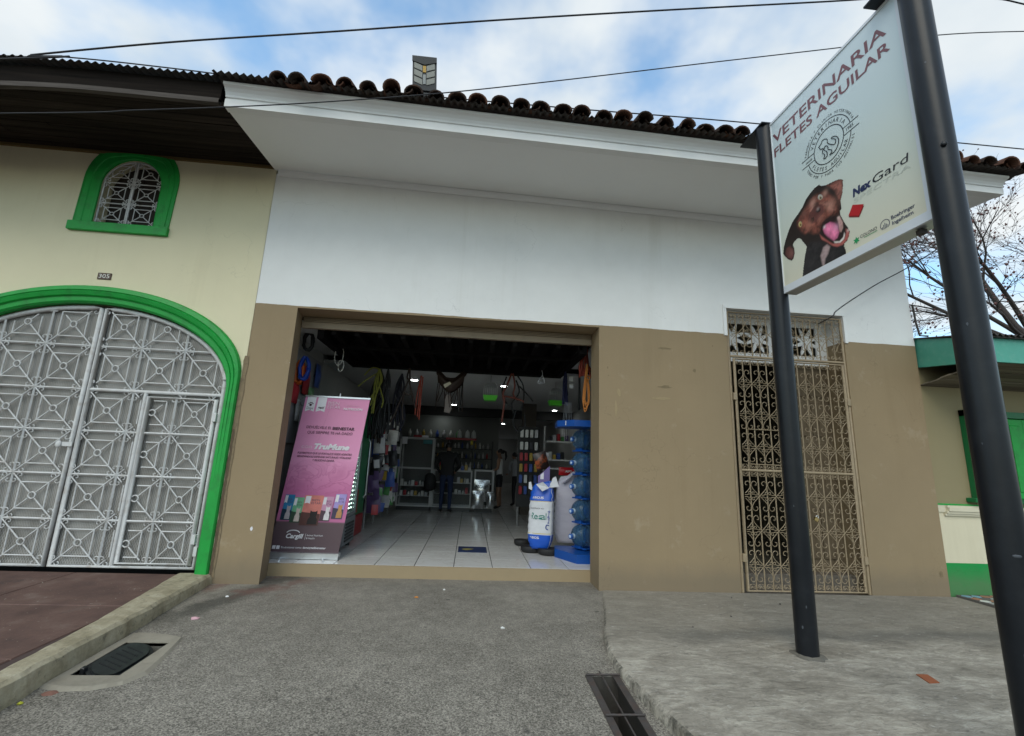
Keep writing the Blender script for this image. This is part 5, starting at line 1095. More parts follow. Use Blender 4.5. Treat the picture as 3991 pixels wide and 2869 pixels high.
coil(-2.3, 6.3, 2.87, .06, .12, .02, M_BLACKP, 'black hose coil hanging high inside the left jamb', face='y', seed=2, cat='hose', name='hose_coil')
coil(-2.30, 6.28, 2.49, .055, .15, .022, mat('blue_hose', (.01, .05, .35), .4), 'blue hose coil hanging inside the left jamb', face='y', seed=3, cat='hose', name='hose_coil')
coil(-2.37, 6.33, 2.44, .05, .15, .022, mat('orange_hose', (.6, .12, .02), .4), 'orange hose coil behind the blue one', face='y', seed=4, cat='hose', name='hose_coil')
coil(-1.93, 6.5, 2.74, .06, .14, .0045, mat('pale_cord', (.6, .58, .52), .7), 'tangled pale cord hanging from the loft at left', 4, 'y', seed=5, cat='cord', name='cord_coil')
coil(-1.89, 6.5, 2.60, .04, .08, .0045, mat('pale_cord', (.6, .58, .52), .7), 'small loop of pale cord under the tangled one', 3, 'y', seed=6, cat='cord', name='cord_coil')
for k, (y, z, w_, h, c) in enumerate(((6.1, 2.05, .2, .3, 0), (6.4, 2.2, .22, .34, 3), (6.75, 2.4, .24, .4, 3), (7.0, 2.15, .24, .36, 6), (7.2, 2.55, .22, .36, 2), (6.6, 1.95, .22, .3, 4), (7.35, 2.05, .2, .4, 7), (7.0, 1.8, .2, .3, 2))):
    packet(-2.42, y, z, w_, h, mat('packet_' + PC[c][1], PC[c][0], .35, .3, 14), 'hanging_packet', f'{PC[c][1]} packet hung on the left wall above the banner, {ORD[k]} along', 'packet', 'packets hung on the left wall')
wp = MB(); wp.box(-2.5, -2.46, 5.95, 7.5, 1.5, 2.8); wp.build('peg_panel', mat('grey_peg_panel', (.3, .3, .31), .7, .1), shop)
# straps, bridles and saddle hung from the loft beam
M_LEA = mat('dark_leather', (.035, .02, .014), .5, .3, 14); M_LEAR = mat('red_leather', (.16, .04, .025), .5, .3, 14); M_BLKS = mat('black_strap', (.012, .012, .013), .6); M_YEL = mat('yellow_green_rope', (.2, .2, .03), .7, .3, 20); M_ORG = mat('orange_rope', (.55, .2, .04), .7, .2, 20); M_REDS = mat('red_strap', (.3, .05, .03), .6)
def straps(name, lab, cat, m, runs, r_, n=5): 
    b = MB()
    for p in runs: b.tube(spline(p, 4), r_, n)
    return tag(b.build(name, m), lab, cat, 'tack hung from the loft beam')
q = random.Random(9)
def drape(x, y, z0, z1, k, sp):
    out = []
    for i in range(k):
        a = x + q.uniform(-sp, sp); c = x + q.uniform(-sp, sp) * 1.6; out.append([(x, y, z0), (a, y + q.uniform(-.04, .04), z0 - (z0 - z1) * .3), (c, y + q.uniform(-.05, .05), z0 - (z0 - z1) * .7), (c + q.uniform(-.03, .03), y, z1 + q.uniform(-.05, .1))])
    return out
straps('rope_halters', 'yellow-green rope halters hung at the left of the loft beam', 'halter', M_YEL, drape(-1.5, 7.2, 2.72, 2.05, 6, .07) + [[(-1.72, 7.2, 2.6), (-1.62, 7.2, 2.72), (-1.5, 7.2, 2.7), (-1.46, 7.2, 2.5)], [(-1.8, 7.2, 2.42), (-1.66, 7.2, 2.55), (-1.5, 7.2, 2.66)]], .011)
straps('black_straps', 'bundle of long black straps beside the yellow-green halters', 'strap', M_BLKS, drape(-1.38, 7.3, 2.75, 1.75, 9, .055), .014)
straps('leather_bridle', 'dark leather bridle hanging between the black straps and red straps', 'bridle', M_LEA, [[(-1.06, 7.4, 2.8), (-1.09, 7.4, 2.65), (-1.05, 7.4, 2.6), (-1.06, 7.4, 2.78)], [(-1.06, 7.4, 2.62), (-1.12, 7.4, 2.4), (-1.22, 7.4, 2.1)], [(-1.06, 7.4, 2.62), (-1.0, 7.4, 2.4), (-.92, 7.4, 2.15)], [(-1.12, 7.4, 2.4), (-1.05, 7.4, 2.36), (-1.0, 7.4, 2.4)], [(-1.2, 7.4, 2.12), (-1.3, 7.4, 1.9)], [(-1.1, 7.4, 2.5), (-1.13, 7.42, 2.2), (-1.1, 7.4, 1.95)]], .015)
straps('red_straps', 'pair of straight red straps hanging below the first downlight', 'strap', M_REDS, [[(-.88, 7.5, 2.7), (-.885, 7.5, 2.3), (-.89, 7.5, 2.02)], [(-.85, 7.5, 2.68), (-.86, 7.5, 2.3), (-.86, 7.5, 1.98)], [(-.87, 7.5, 2.7), (-.92, 7.5, 2.4), (-.93, 7.5, 2.05)]], .012)
sd = thing('saddle', 'dark leather saddle with long ties and price tag hung in the middle', 'saddle', (-.39, 7.5, 2.8))
def sadl(u, v_):
    a = (u - .5) * 2; top = 2.72 - .07 * math.cos(a * math.pi * .9) + .03 * abs(a); bot = 2.45 + .17 * abs(a) ** 1.6
    return (-.395 + a * .225 * (1 - .08 * v_), 7.44 - .09 * math.sin(math.pi * v_) * (1 - a * a * .5), top + (bot - top) * v_)
b = MB(); b.grid(sadl, 14, 8); b.grid(lambda u, v_: (sadl(u, v_)[0], 7.60 + .05 * math.sin(math.pi * v_), sadl(u, v_)[2]), 14, 8, flip=True); b.build('seat_leather', M_LEA, sd)
b = MB(); b.tube(spline([(-.62, 7.5, 2.8), (-.6, 7.46, 2.72), (-.4, 7.44, 2.66), (-.2, 7.46, 2.71), (-.15, 7.5, 2.78)], 4), .018, 6); b.build('rim', M_LEA, sd)
for k in range(12): 
    a = -.6 + k * .038 + q.uniform(-.01, .01); MB().tube([(a, 7.46, 2.62), (a + q.uniform(-.03, .03), 7.45, 2.45), (a + q.uniform(-.05, .04), 7.46, q.uniform(2.12, 2.32))], .006, 4).build('tie', M_LEA, sd)
MB().add([(-.50, 7.345, 2.545), (-.40, 7.345, 2.60), (-.375, 7.345, 2.565), (-.47, 7.345, 2.49)], [(0, 3, 2, 1)]).build('price_tag', mat('tag_card', (.6, .55, .42), .7), sd)
st_ = MB(); st_.prism([(-.47, 2.12), (-.38, 2.1), (-.34, 2.2), (-.38, 2.4), (-.46, 2.4)], 7.46, 7.47, lambda p: (p[0], p[2], p[1])); st_.build('fender', mat('pale_fender', (.2, .16, .14), .6, .2), sd); MB().tube([(-.2, 7.5, 2.6), (-.21, 7.5, 2.25), (-.17, 7.5, 2.16), (-.23, 7.5, 2.14), (-.24, 7.5, 2.22)], .012, 6).build('stirrup', M_BLKS, sd)
straps('red_harness', 'red and black harness hung right of the first bird cage', 'harness', M_LEAR, [[(.6, 7.4, 2.8), (.53, 7.4, 2.6), (.47, 7.4, 2.45), (.5, 7.4, 2.3)], [(.62, 7.4, 2.8), (.66, 7.4, 2.6), (.64, 7.4, 2.45), (.72, 7.4, 2.36)], [(.48, 7.4, 2.42), (.6, 7.38, 2.4), (.72, 7.4, 2.38), (.82, 7.4, 2.34)], [(.5, 7.4, 2.4), (.49, 7.4, 2.2), (.47, 7.4, 2.0)]], .016)
straps('black_harness_straps', 'black looped straps behind the red harness', 'harness', M_BLKS, [[(.7, 7.45, 2.78), (.8, 7.45, 2.62), (.82, 7.45, 2.4), (.78, 7.45, 2.2)], [(.68, 7.45, 2.7), (.74, 7.45, 2.5), (.62, 7.45, 2.3), (.66, 7.45, 2.15)], [(.74, 7.45, 2.6), (.9, 7.45, 2.45), (.98, 7.45, 2.36)], [(.52, 7.45, 2.75), (.46, 7.45, 2.52), (.5, 7.45, 2.36), (.56, 7.45, 2.3)], [(.7, 7.45, 2.2), (.66, 7.45, 2.0), (.74, 7.45, 1.86), (.85, 7.45, 1.95), (.84, 7.45, 2.15)]], .013)
def cage(x, y, z, lab):
    t = thing('bird_cage', lab, 'bird cage', (x, y, z), 'bird cages hung in the shop')
    b = MB(); b.add([(x - .1, y - .09, z), (x + .1, y - .09, z), (x + .1, y + .09, z), (x - .1, y + .09, z), (x - .13, y - .115, z + .085), (x + .13, y - .115, z + .085), (x + .13, y + .115, z + .085), (x - .13, y + .115, z + .085)], [(3, 2, 1, 0), (0, 1, 5, 4), (1, 2, 6, 5), (2, 3, 7, 6), (3, 0, 4, 7)]); b.build('green_tray', mat('lime_plastic', (.1, .62, .04), .35), t)
    w_ = MB()
    for k in range(8):
        for (x0, y0) in ((x - .12 + .034 * k, y - .11), (x - .12 + .034 * k, y + .11)): w_.tube([(x0, y0, z + .085), (x0, y0, z + .24), (x + (x0 - x) * .4, y, z + .33)], .0025, 3)
    w_.build('wire_bars', mat('white_wire', (.55, .55, .57), .5), t); MB().tube([(x, y, z + .33), (x, y, 2.86)], .003, 4).build('hook', M_BLKS, t)
    MB().add([(x - .12, y - .11, z + .24), (x + .12, y - .11, z + .24), (x + .06, y, z + .33), (x - .06, y, z + .33), (x + .12, y + .11, z + .24), (x - .12, y + .11, z + .24)], [(0, 1, 2, 3), (2, 4, 5, 3)]).build('roof_panel', mat('clear_panel', (.4, .42, .43), .3), t)
cage(.285, 8.0, 2.41, 'bird cage with lime green tray hanging right of the saddle'); cage(1.505, 8.3, 2.42, 'second bird cage with lime green tray hanging at right')
straps('reins', 'dark blue reins and lead ropes hanging by the jug rack', 'reins', mat('navy_strap', (.012, .015, .06), .6), drape(1.42, 7.0, 2.8, 2.3, 8, .03), .013)
straps('wire_leads', 'thin steel wire leads hanging below the dark blue reins', 'lead', M_ALU, [[(1.42 + k * .018, 6.9, 2.3), (1.40 + k * .025, 6.9, 2.05), (1.4 + k * .03, 6.9, 1.7 + .04 * (k % 3))] for k in range(-1, 5)], .003, 4)
straps('black_lead', 'long black lead hanging right of the blue reins', 'lead', M_BLKS, [[(1.64, 7.0, 2.9), (1.645, 7.0, 2.5), (1.64, 7.0, 2.2)]], .018)
for k, (x, z) in enumerate(((1.48, 2.66), (1.485, 2.55))): tag(MB().box(x - .03, x + .03, 6.86, 6.864, z - .035, z + .035).build('price_tag', mat('tag_white', (.66, .66, .63), .7)), ('upper' if k == 0 else 'lower') + ' white price tag on the hanging reins', 'tag', 'price tags on the reins')
straps('wire_hanger', 'small black wire hanger under the dark loft beam', 'hanger', M_ALU, [[(1.04, 7.0, 2.8), (1.05, 7.0, 2.72), (.98, 7.0, 2.6), (1.09, 7.0, 2.6), (1.05, 7.0, 2.72)], [(1.0, 7.0, 2.66), (1.08, 7.0, 2.66), (1.04, 7.0, 2.6), (1.0, 7.0, 2.64)]], .006)
ro = thing('rope_bundle', 'orange and red rope bundle hanging at the right jamb', 'rope', (1.55, 6.2, 2.9))
straps_red = MB(); straps_or = MB()
for p in drape(1.53, 6.2, 3.08, 2.6, 12, .045): straps_red.tube(spline(p, 3), .013, 5)
straps_red.build('red_ropes', M_REDS, ro)
for k in range(5):
    a = q.uniform(-.02, .02); straps_or.tube(spline([(1.56 + a, 6.17, 2.75), (1.54 + a * 2, 6.17, 2.5), (1.52 + a * 2, 6.17, 2.25), (1.535 + a, 6.17, 2.08 + .04 * k), (1.58 + a, 6.17, 2.2), (1.585 + a * 1.5, 6.17, 2.4), (1.56, 6.17, 2.56)], 4), .008, 6)
straps_or.build('orange_ropes', M_ORG, ro)
MB().tube([(1.56 + .03 * math.cos(k * .6), 6.15, 2.55 + .03 * math.sin(k * .6)) for k in range(22)], .009, 6).build('rope_knot', M_ORG, ro)

# ------------------------------------------------------------------ water jugs in their blue rack
jr = thing('jug_rack', 'blue plastic water jug rack standing inside the right jamb', 'rack', (1.5, 6.4, .13))
M_BLU = mat('blue_plastic', (.006, .065, .3), .35, .12, 5); M_JUG = glass('blue_jug', (.12, .34, .62), .06, .8, .74)
AX = Vector((-.86, -.51, 0)); SD = Vector((.51, -.86, 0))
def JB(p, z): return (1.595 + AX.x * p[0] + SD.x * p[1], 6.5 + AX.y * p[0] + SD.y * p[1], z + p[2])
tp_ = MB(); tp_.prism([(1.17, 6.28), (1.36, 6.06), (1.80, 6.06), (1.84, 6.6), (1.2, 6.6)], 1.87, 1.955, ID); tp_.build('top_tray', M_BLU, jr)
MB().box(1.20, 1.27, 6.15, 6.155, 1.885, 1.945, T=lambda p: (p[0] + .06, p[1] + .015, p[2])).build('price_sticker', mat('tag_white', (.66, .66, .63), .7), jr)
bt = MB(); bt.prism([(1.21, 6.52), (1.42, 6.1), (1.82, 6.1), (1.82, 6.75), (1.25, 6.75)], .13, .24, ID); bt.build('base_tray', M_BLU, jr)
JZ = [1.715, 1.39, 1.07, .745, .42]
for z in JZ:
    MB().box(-.19, .08, -.14, .14, -.166, -.148, T=lambda p: JB(p, z)).build('cradle', M_BLU, jr); MB().box(.06, .1, -.06, .06, -.166, -.12, T=lambda p: JB(p, z), bev=.004).build('cradle_lip', M_BLU, jr)
for a, c in ((-.18, -.16),): MB().box(a - .018, a + .018, c - .018, c + .018, .2, 1.9, T=lambda p: JB((p[0], p[1], p[2]), 0)).build('post', M_BLU, jr)
jn = ['topmost', 'second', 'third', 'fourth', 'lowest']
prof = [(.04, -.20), (.128, -.195), (.145, -.18), (.145, -.11), (.137, -.1), (.145, -.09), (.145, -.01), (.137, 0.), (.145, .01), (.145, .07), (.124, .11), (.09, .145), (.05, .165), (.032, .175), (.030, .2)]
for z, l_ in zip(JZ, jn):
    t = thing('water_jug', f'{l_} blue water jug lying in the rack by the right jamb', 'water jug', JB((0, 0, -.15), z), 'water jugs in the blue rack')
    TT = lambda p: JB((p[2], p[0], p[1]), z)
    MB().lathe(prof, 24, T=TT).build('bottle', M_JUG, t)
    MB().lathe([(.034, .195), (.034, .235), (.028, .24)], 16, T=TT).build('cap', mat('jug_cap', (.03, .12, .4), .35), t); MB().lathe([(.02, .2402), (.016, .2415)], 14, T=TT).build('cap_print', mat('cap_print', (.5, .6, .75), .4), t)
    MB().lathe([(.036, .165), (.035, .2)], 14, T=TT).build('neck_seal', mat('seal_white', (.45, .55, .65), .4, .3, 60), t)
# ------------------------------------------------------------------ feed sacks
def sack_fn(cx, cy, z0, z1, hw, dp, lean, ang):
    ca_, sa_ = math.cos(ang), math.sin(ang)
    def g(th, v_, off=0.):
        k = (1 - abs(2 * v_ - 1) ** 5 * .35) * (1 - .1 * v_); e = .55
        c, s_ = math.cos(th), math.sin(th); a = hw * k * math.copysign(abs(c) ** e, c); d = (dp * k * (1 - .75 * max(0, (v_ - .72) / .28)) + off) * math.copysign(abs(s_) ** e, s_)
        wr = .006 * math.sin(v_ * 60 + 3 * math.sin(th * 3)) * (1 if v_ < .8 else 1.8); a += (wr if abs(c) > .3 else 0); d += wr * .6
        zz_ = z0 + (z1 - z0) * v_ + (.05 * a / hw * max(0, v_ - .8) * 4)
        return (cx + a * ca_ - d * sa_ + lean * v_, cy + a * sa_ + d * ca_, zz_)
    return g
def sack_mesh(g, zones, nu=36, nv=28):
    b = MB(); v = [g(2 * math.pi * i / nu, j / nv) for j in range(nv + 1) for i in range(nu)]; n = len(b.v)
    b.add(v, [], 0)
    for j in range(nv):
        mi = zones((j + .5) / nv)
        for i in range(nu): b.f.append((j * nu + i, j * nu + (i + 1) % nu, (j + 1) * nu + (i + 1) % nu, (j + 1) * nu + i)); b.mi.append(mi); b.sm.append(True)
    b.f += [tuple(range(nu))[::-1], tuple(nv * nu + i for i in range(nu))]; b.mi += [zones(0), zones(1)]; b.sm += [False, False]
    return b
M_SW = mat('woven_white_sack', (.62, .63, .66), .55, .1, 10, .5, 60, dirt=(.5, .5, .53), da=.4, ds=14); M_SB = mat('sack_blue', (.012, .09, .5), .4, .2, 9, .3, 50); M_SL = mat('lavender_sack', (.62, .6, .7), .6, .08, 8, .5, 50)
s1 = thing('feed_sack', 'white and blue cattle feed sack labelled Real at the entrance', 'sack', (1.05, 6.78, .2))
ANG = R(-16); g1_ = sack_fn(1.045, 6.75, .20, 1.10, .185, .14, .02, ANG)
sack_mesh(g1_, lambda v_: 1 if v_ < .23 or v_ > .71 else 0).build('sack_body', [M_SW, M_SB], s1)
def SF(p): # wrap flat lettering round the sack front: a across in metres from the middle, b height, d outwards
    return g1_(-math.pi / 2 + p[0] / .185 * 1.0, (p[1] - .20) / .9, .004 + p[2])
for z in (.407, .838): b = MB(); b.grid(lambda u, v_: g1_(2 * math.pi * u, (z - .20 + .007 * v_) / .9, .002), 36, 1, wrap=False); b.build('yellow_stripe', mat('sack_yellow', (.6, .45, .08), .5), s1)
MB().text('Real', SF, -.105, .60, .085, .155, bold=.01).build('lettering', mat('sack_green', (.01, .17, .13), .5), s1); MB().text('CONCENTRADO', SF, -.135, .735, .018, .15).build('lettering', M_INK, s1)
MB().text('BOVINOS', SF, -.11, .875, .03, .12, bold=.02).text('BOVINOS', SF, -.12, .34, .03, .12, bold=.02).build('lettering', M_BW, s1)
MB().text('BOVINOS', lambda p: SF((.11 - p[1], .55 + p[0], p[2])), 0, 0, .034, .17, bold=.03).build('lettering', mat('sack_navy', (.02, .05, .28), .5), s1); MB().tube([SF((.075 + .028 * math.cos(R(a)), .5 + .032 * math.sin(R(a)), .002)) for a in range(40, 320, 20)], .007, 5).build('round_mark', mat('sack_navy', (.02, .05, .28), .5), s1)
b = MB(); b.grid(lambda u, v_: SF((.165 + .022 * u, .20 + .9 * v_, .004)), 2, 20); b.build('side_seam', M_SW, s1)
b = MB().add([(1.14, 6.66, 1.03), (1.27, 6.6, 1.05), (1.23, 6.63, 1.19), (1.19, 6.66, 1.17)], [(0, 1, 2, 3)]); b.build('torn_top_corner', M_SW, s1); b = MB().add([(.87, 6.84, 1.0), (.93, 6.8, .97), (.9, 6.82, 1.10), (.87, 6.84, 1.09)], [(0, 1, 2, 3)]); b.build('torn_top_corner', M_SW, s1); b = MB().add([(.95, 6.66, 1.07), (1.04, 6.6, 1.11), (1.13, 6.6, 1.03), (1.03, 6.58, .98)], [(0, 3, 2, 1)]); b.build('torn_top_corner', M_SW, s1)
s2 = thing('feed_sack', 'plain pale lavender sack standing behind the jug rack', 'sack', (1.5, 7.2, .2)); g2_ = sack_fn(1.5, 7.2, .22, 1.2, .19, .15, .03, R(-10))
sack_mesh(g2_, lambda v_: 0).build('sack_body', M_SL, s2); b = MB(); b.tube(spline([(1.42, 7.08, 1.1), (1.5, 7.06, 1.17), (1.6, 7.1, 1.24)], 4), [.03] * 9, 6); b.build('tied_top', M_SL, s2)
def pan_(x, y, r_, lab): t = MB().lathe([(r_ * .8, .0), (r_, .03), (r_, .075), (r_ * .96, .085), (r_ * .8, .085)], 18, T=lambda p: (x + p[0] * 1.25, y + p[1], .13 + p[2])); tag(t.build('rubber_pad', mat('black_rubber', (.015, .015, .016), .6, .2, 12)), lab, 'rubber pad', 'rubber pads under the feed sack')
pan_(.93, 6.82, .12, 'black rubber pad under the left of the cattle feed sack'); pan_(1.16, 6.66, .13, 'black rubber pad under the right of the cattle feed sack'); pan_(.86, 7.35, .1, 'black rubber pad on the floor behind the cattle feed sack')
bxp = MB(); bxp.prism([(1.0, 1.08), (1.17, 1.02), (1.17, 1.33), (1.0, 1.18)], 6.8, 6.84, lambda p: (p[0], p[2], p[1])); bxo = tag(bxp.build('purple_card', mat('purple_card', (.17, .13, .32), .5, .1)), 'purple cut card box standing on the blue topped sack', 'box'); MB().add([(1.03, 6.797, 1.14), (1.08, 6.797, 1.14), (1.08, 6.797, 1.24), (1.03, 6.797, 1.20)], [(0, 1, 2, 3)]).build('white_ribbon', M_BW, bxo)
packet(1.06, 6.95, 1.40, .2, .26, mat('orange_bag', (.02, .012, .01), .35, .3, 16, dirt=(.5, .1, .02), da=1., ds=9), 'orange_bag', 'crumpled orange and black bag above the purple card', 'bag', None, 'y', .3); packet(1.13, 7.0, 1.43, .1, .2, mat('grey_scoop', (.35, .35, .36), .5), 'grey_pouch', 'grey rounded pouch beside the crumpled orange bag', 'pouch', None, 'y')
packet(1.67, 8.0, 1.25, .28, .14, mat('red_bag', (.5, .012, .02), .35, .2), 'red_bag', 'red dog food bag lying behind the lavender sack', 'bag', None, 'y'); tag(MB().text('ALPO', lambda p: (p[0], 7.945, p[1]), 1.69, 1.235, .035, .11, 'C', bold=.03).build('lettering', M_BW, bpy.data.objects['red_bag']))
packet(1.62, 7.8, 1.08, .2, .18, mat('green_bag', (.05, .35, .03), .35, .3), 'green_bag', 'bright green bag below the red dog food bag', 'bag', None, 'y')
mt_ = thing('door_mat', 'dark blue printed mat on the white tiles inside the entrance', 'mat', (.1, 6.9, .13)); MB().box(-.1, .3, 6.68, 7.08, .131, .14, bev=.003).build('mat_body', mat('navy_mat', (.01, .022, .075), .7, .2, 20), mt_); MB().flat([(-.05, 6.84), (.02, 6.78), (.09, 6.84), (.12, 6.9), (.03, 6.93), (-.03, 6.9)], lambda p: (p[0], p[1], .1412)).build('mat_print', mat('mat_yellow', (.25, .22, .06), .7), mt_)

# ------------------------------------------------------------------ shelves and pegs on the right, counters at the back
rs = thing('white_shelving', 'white shelving on the right wall behind the jugs', 'shelf', (2.0, 10., .13))
for z in (.6, 1.28, 1.46, 1.85): MB().box(1.62, 2.5, 9.9, 10.3, z - .02, z + .01).build('shelf', M_WHITE, rs)
for x in (1.63, 2.48): MB().box(x - .015, x + .015, 10.27, 10.3, .13, 2.2).build('upright', M_WHITE, rs)
for k in range(9):
    x = 1.68 + (k % 5) * .09; z = (1.86, 1.47)[k // 5]; c, cn = PC[(k * 3 + 5) % 8]; tag(MB().box(x, x + .065, 9.95, 10.1, z, z + .1 + .03 * (k % 3), bev=.006).build('small_box', mat('packet_' + cn, c, .35, .3, 14)), f'{cn} small box on the {("upper", "middle")[k // 5]} white shelf, {ORD[k % 5]} from left', 'box', 'boxes on the white shelving')
pg = thing('peg_stand', 'dark peg stand of hanging small goods left of the white shelving', 'rack', (1.2, 9.5, .13))
MB().box(.96, 1.40, 9.52, 9.55, .5, 2.1).build('panel', mat('dark_panel', (.03, .03, .03), .7), pg); MB().tube([(1.0, 9.56, .13), (1.0, 9.56, 2.1)], .02, 6).build('leg', M_RK, pg); MB().tube([(1.36, 9.56, .13), (1.36, 9.56, 2.1)], .02, 6).build('leg', M_RK, pg)
cols_ = [(4, 'white'), (4, 'white'), (0, 'silver'), (3, 'red'), (7, 'yellow'), (2, 'blue'), (5, 'black'), (6, 'green')]
for r_i, z in enumerate((1.97, 1.72, 1.5, 1.28, 1.06, .84)):
    for k in range(4):
        ci = ((0, 1, 0, 2), (1, 0, 6, 0), (3, 3, 4, 3), (4, 3, 5, 4), (5, 0, 6, 5), (3, 5, 6, 1))[r_i][k]; ix, cn = cols_[ci]; c = PC[ix][0]
        tag(MB().box(1.0 + k * .1, 1.06 + k * .1, 9.44, 9.5, z - .09, z + .07, bev=.01).build('hanging_pack', mat('packet_' + cn, c, .35, .3, 14)), f'{cn} pack on the peg stand, row {ORD[r_i]} from top, {ORD[k]} from left', 'pack', 'packs on the peg stand')
M_FRM = mat('white_aluminium', (.5, .5, .5), .4, .05)
M_GL = glass('case_glass', (.8, .88, .86), .02, .95, .12)
def case(name, lab, x0, x1, z1, shelves, y0=11.85, y1=12.35, mid=None):
    t = thing(name, lab, 'display case', ((x0 + x1) / 2, y0, .13)); f = .035
    b = MB()
    for x in (x0, x1 - f):
        for y in (y0, y1 - f): b.box(x, x + f, y, y + f, .22, z1)
    for z in [.22, z1 - f] + ([mid] if mid else []):
        for y in (y0 + .001, y1 - f): b.box(x0 + f, x1 - f, y, y + f - .002, z, z + f)
    b.build('frame', M_FRM, t); MB().box(x0 + .02, x1 - .02, y0 + .03, y1, .13, .22).build('plinth', M_BLACKP, t); MB().box(x0, x1, y1, y1 + .01, .22, z1).build('back_panel', mat('case_back', (.12, .12, .12), .7), t)
    for z in shelves: MB().box(x0 + f, x1 - f, y0 + .02, y1 - .02, z, z + .012).build('shelf', M_FRM, t)
    MB().box(x0 + f, x1 - f, y0 + .012, y0 + .016, .255, z1 - f).build('front_glass', M_GL, t)
    return t
case('tall_display_case', 'tall glass cabinet with white frame at the back left', -1.77, -.93, 1.9, (.46, .70), mid=1.12)
case('glass_counter', 'low glass counter with white frame behind the man', -.92, .07, 1.12, (.54, .80))
case('glass_counter', 'narrow glass counter behind the silver bags', .13, .62, 1.15, (.54, .80))
bi = 0
for zi, (z, x0, x1, rn) in enumerate(((.712, -1.7, -1.0, 'upper shelf of the tall cabinet'), (.472, -1.7, -1.0, 'lower shelf of the tall cabinet'), (.812, -.3, .0, 'upper shelf of the low counter'), (.552, -.35, .0, 'lower shelf of the low counter'))):
    n = 8 if x1 - x0 > .5 else 4
    for k in range(n):
        x = x0 + (x1 - x0) * k / n; ci = (4, 4, 0, 4, 3, 4, 0, 7)[(k + zi * 3) % 8]; cn = PC[ci][1]; h = rnd.uniform(.06, .15)
        if k % 3 == 2: o = MB().lathe([(.022, 0), (.024, h * .7), (.012, h * .85), (.014, h)], 10, T=lambda p: (x + .04 + p[0], 12.0 + p[1], z + p[2])).build('medicine_bottle', mat('packet_' + cn, PC[ci][0], .35, .3, 14)); w1 = 'bottle'
        else: o = MB().box(x, x + .065, 11.95, 12.05, z, z + h, bev=.004).build('medicine_box', mat('packet_' + cn, PC[ci][0], .35, .3, 14)); w1 = 'box'
        tag(o, f'{cn} medicine {w1} on the {rn}, {ORD[k]} from left', w1, 'medicines in the glass cases')
ws = thing('red_wall_shelf', 'red wall shelf carrying white jugs behind the counter', 'shelf', (-.3, 14., 1.95)); MB().box(-.75, .15, 13.9, 14.2, 1.97, 2.03).build('board', M_CRD, ws); MB().box(-.7, -.66, 14.17, 14.2, 1.2, 1.97).build('bracket', M_BLACKP, ws); MB().box(.08, .12, 14.17, 14.2, 1.2, 1.97).build('bracket', M_BLACKP, ws)
for k, x in enumerate((-.37, -.13, .06)): tag(MB().lathe([(.07, 0), (.075, .05), (.06, .17), (.05, .2), (.02, .22), (.02, .25)], 14, T=lambda p: (x + p[0], 14.0 + p[1], 2.03 + p[2])).build('white_jug', mat('milky_plastic', (.55, .58, .57), .4)), f'milky white plastic jug on the red shelf, {ORD[k]} from left', 'jug', 'jugs on the red shelf')
hs_ = thing('back_shelf', 'dark shelf of bottles and tools on the back partition', 'shelf', (-1.2, 15.2, 1.4))
for z in (1.55, 2.05): MB().box(-2.2, -.2, 15.1, 15.38, z, z + .03).build('board', M_BLACKP, hs_)
for k in range(8):
    c, cn = PC[(4, 0, 7, 4, 2, 0, 4, 6)[k]]; x = -2.0 + k * .22; tag(MB().lathe([(.05, 0), (.055, .14), (.02, .2), (.02, .24)], 10, T=lambda p: (x + p[0], 15.2 + p[1], 2.08 + p[2])).build('bottle', mat('packet_' + cn, c, .35, .3, 14)), f'{cn} bottle on the dark back shelf, {ORD[k]} from left', 'bottle', 'bottles on the back shelf')
M_SIL = mat('silver_foil', (.6, .6, .6), .22, .3, 10, .8, 14, metal=.9)
for (x, z, w_, h, y, l_) in ((.32, .66, .38, .52, 11.66, 'large silver foil bag lettered ASGARD before the counter'), (.24, .45, .28, .42, 11.55, 'medium silver foil bag at the foot of the counter'), (.54, .45, .18, .38, 11.56, 'small silver foil bag right of the other foil bags')):
    packet(x, y, z, w_, h, M_SIL, 'foil_bag', l_, 'bag', 'silver foil bags', 'y')
MB().text('ASGARD', lambda p: (p[0], 11.612, p[1]), .32, .72, .07, .32, 'C', bold=.03).build('lettering', M_INK, bpy.data.objects['foil_bag'])

# ------------------------------------------------------------------ people
def person(name, lab, loc, facing, J, E, mats, zone, s_=1., hair=None, hairm=None):
    me = bpy.data.meshes.new('p'); names = list(J); me.from_pydata([J[n][0] for n in names], [(names.index(a), names.index(b)) for a, b in E], []); o = bpy.data.objects.new('p', me); COL.objects.link(o)
    o.modifiers.new('s', 'SKIN'); sub = o.modifiers.new('u', 'SUBSURF'); sub.levels = 2; sub.render_levels = 2
    for i, n in enumerate(names): r_ = J[n][1]; me.skin_vertices[0].data[i].radius = (r_, r_) if not isinstance(r_, tuple) else r_; me.skin_vertices[0].data[i].use_root = n == 'pelvis'
    dg = bpy.context.evaluated_depsgraph_get(); nm = bpy.data.meshes.new_from_object(o.evaluated_get(dg)); bpy.data.objects.remove(o)
    for m in mats: nm.materials.append(m)
    for p in nm.polygons: p.use_smooth = True; p.material_index = zone(p.center)
    t = thing(name, lab, 'person', loc); b = bpy.data.objects.new('body', nm); COL.objects.link(b); b.parent = t; b.rotation_euler = (0, 0, facing); b.scale = (s_, s_, s_)
    if hair:
        hb = MB(); hair(hb); h = hb.build('hair', hairm); h.parent = t; h.location = (0, 0, 0); h.rotation_euler = (0, 0, facing); h.scale = (s_, s_, s_)
    return t
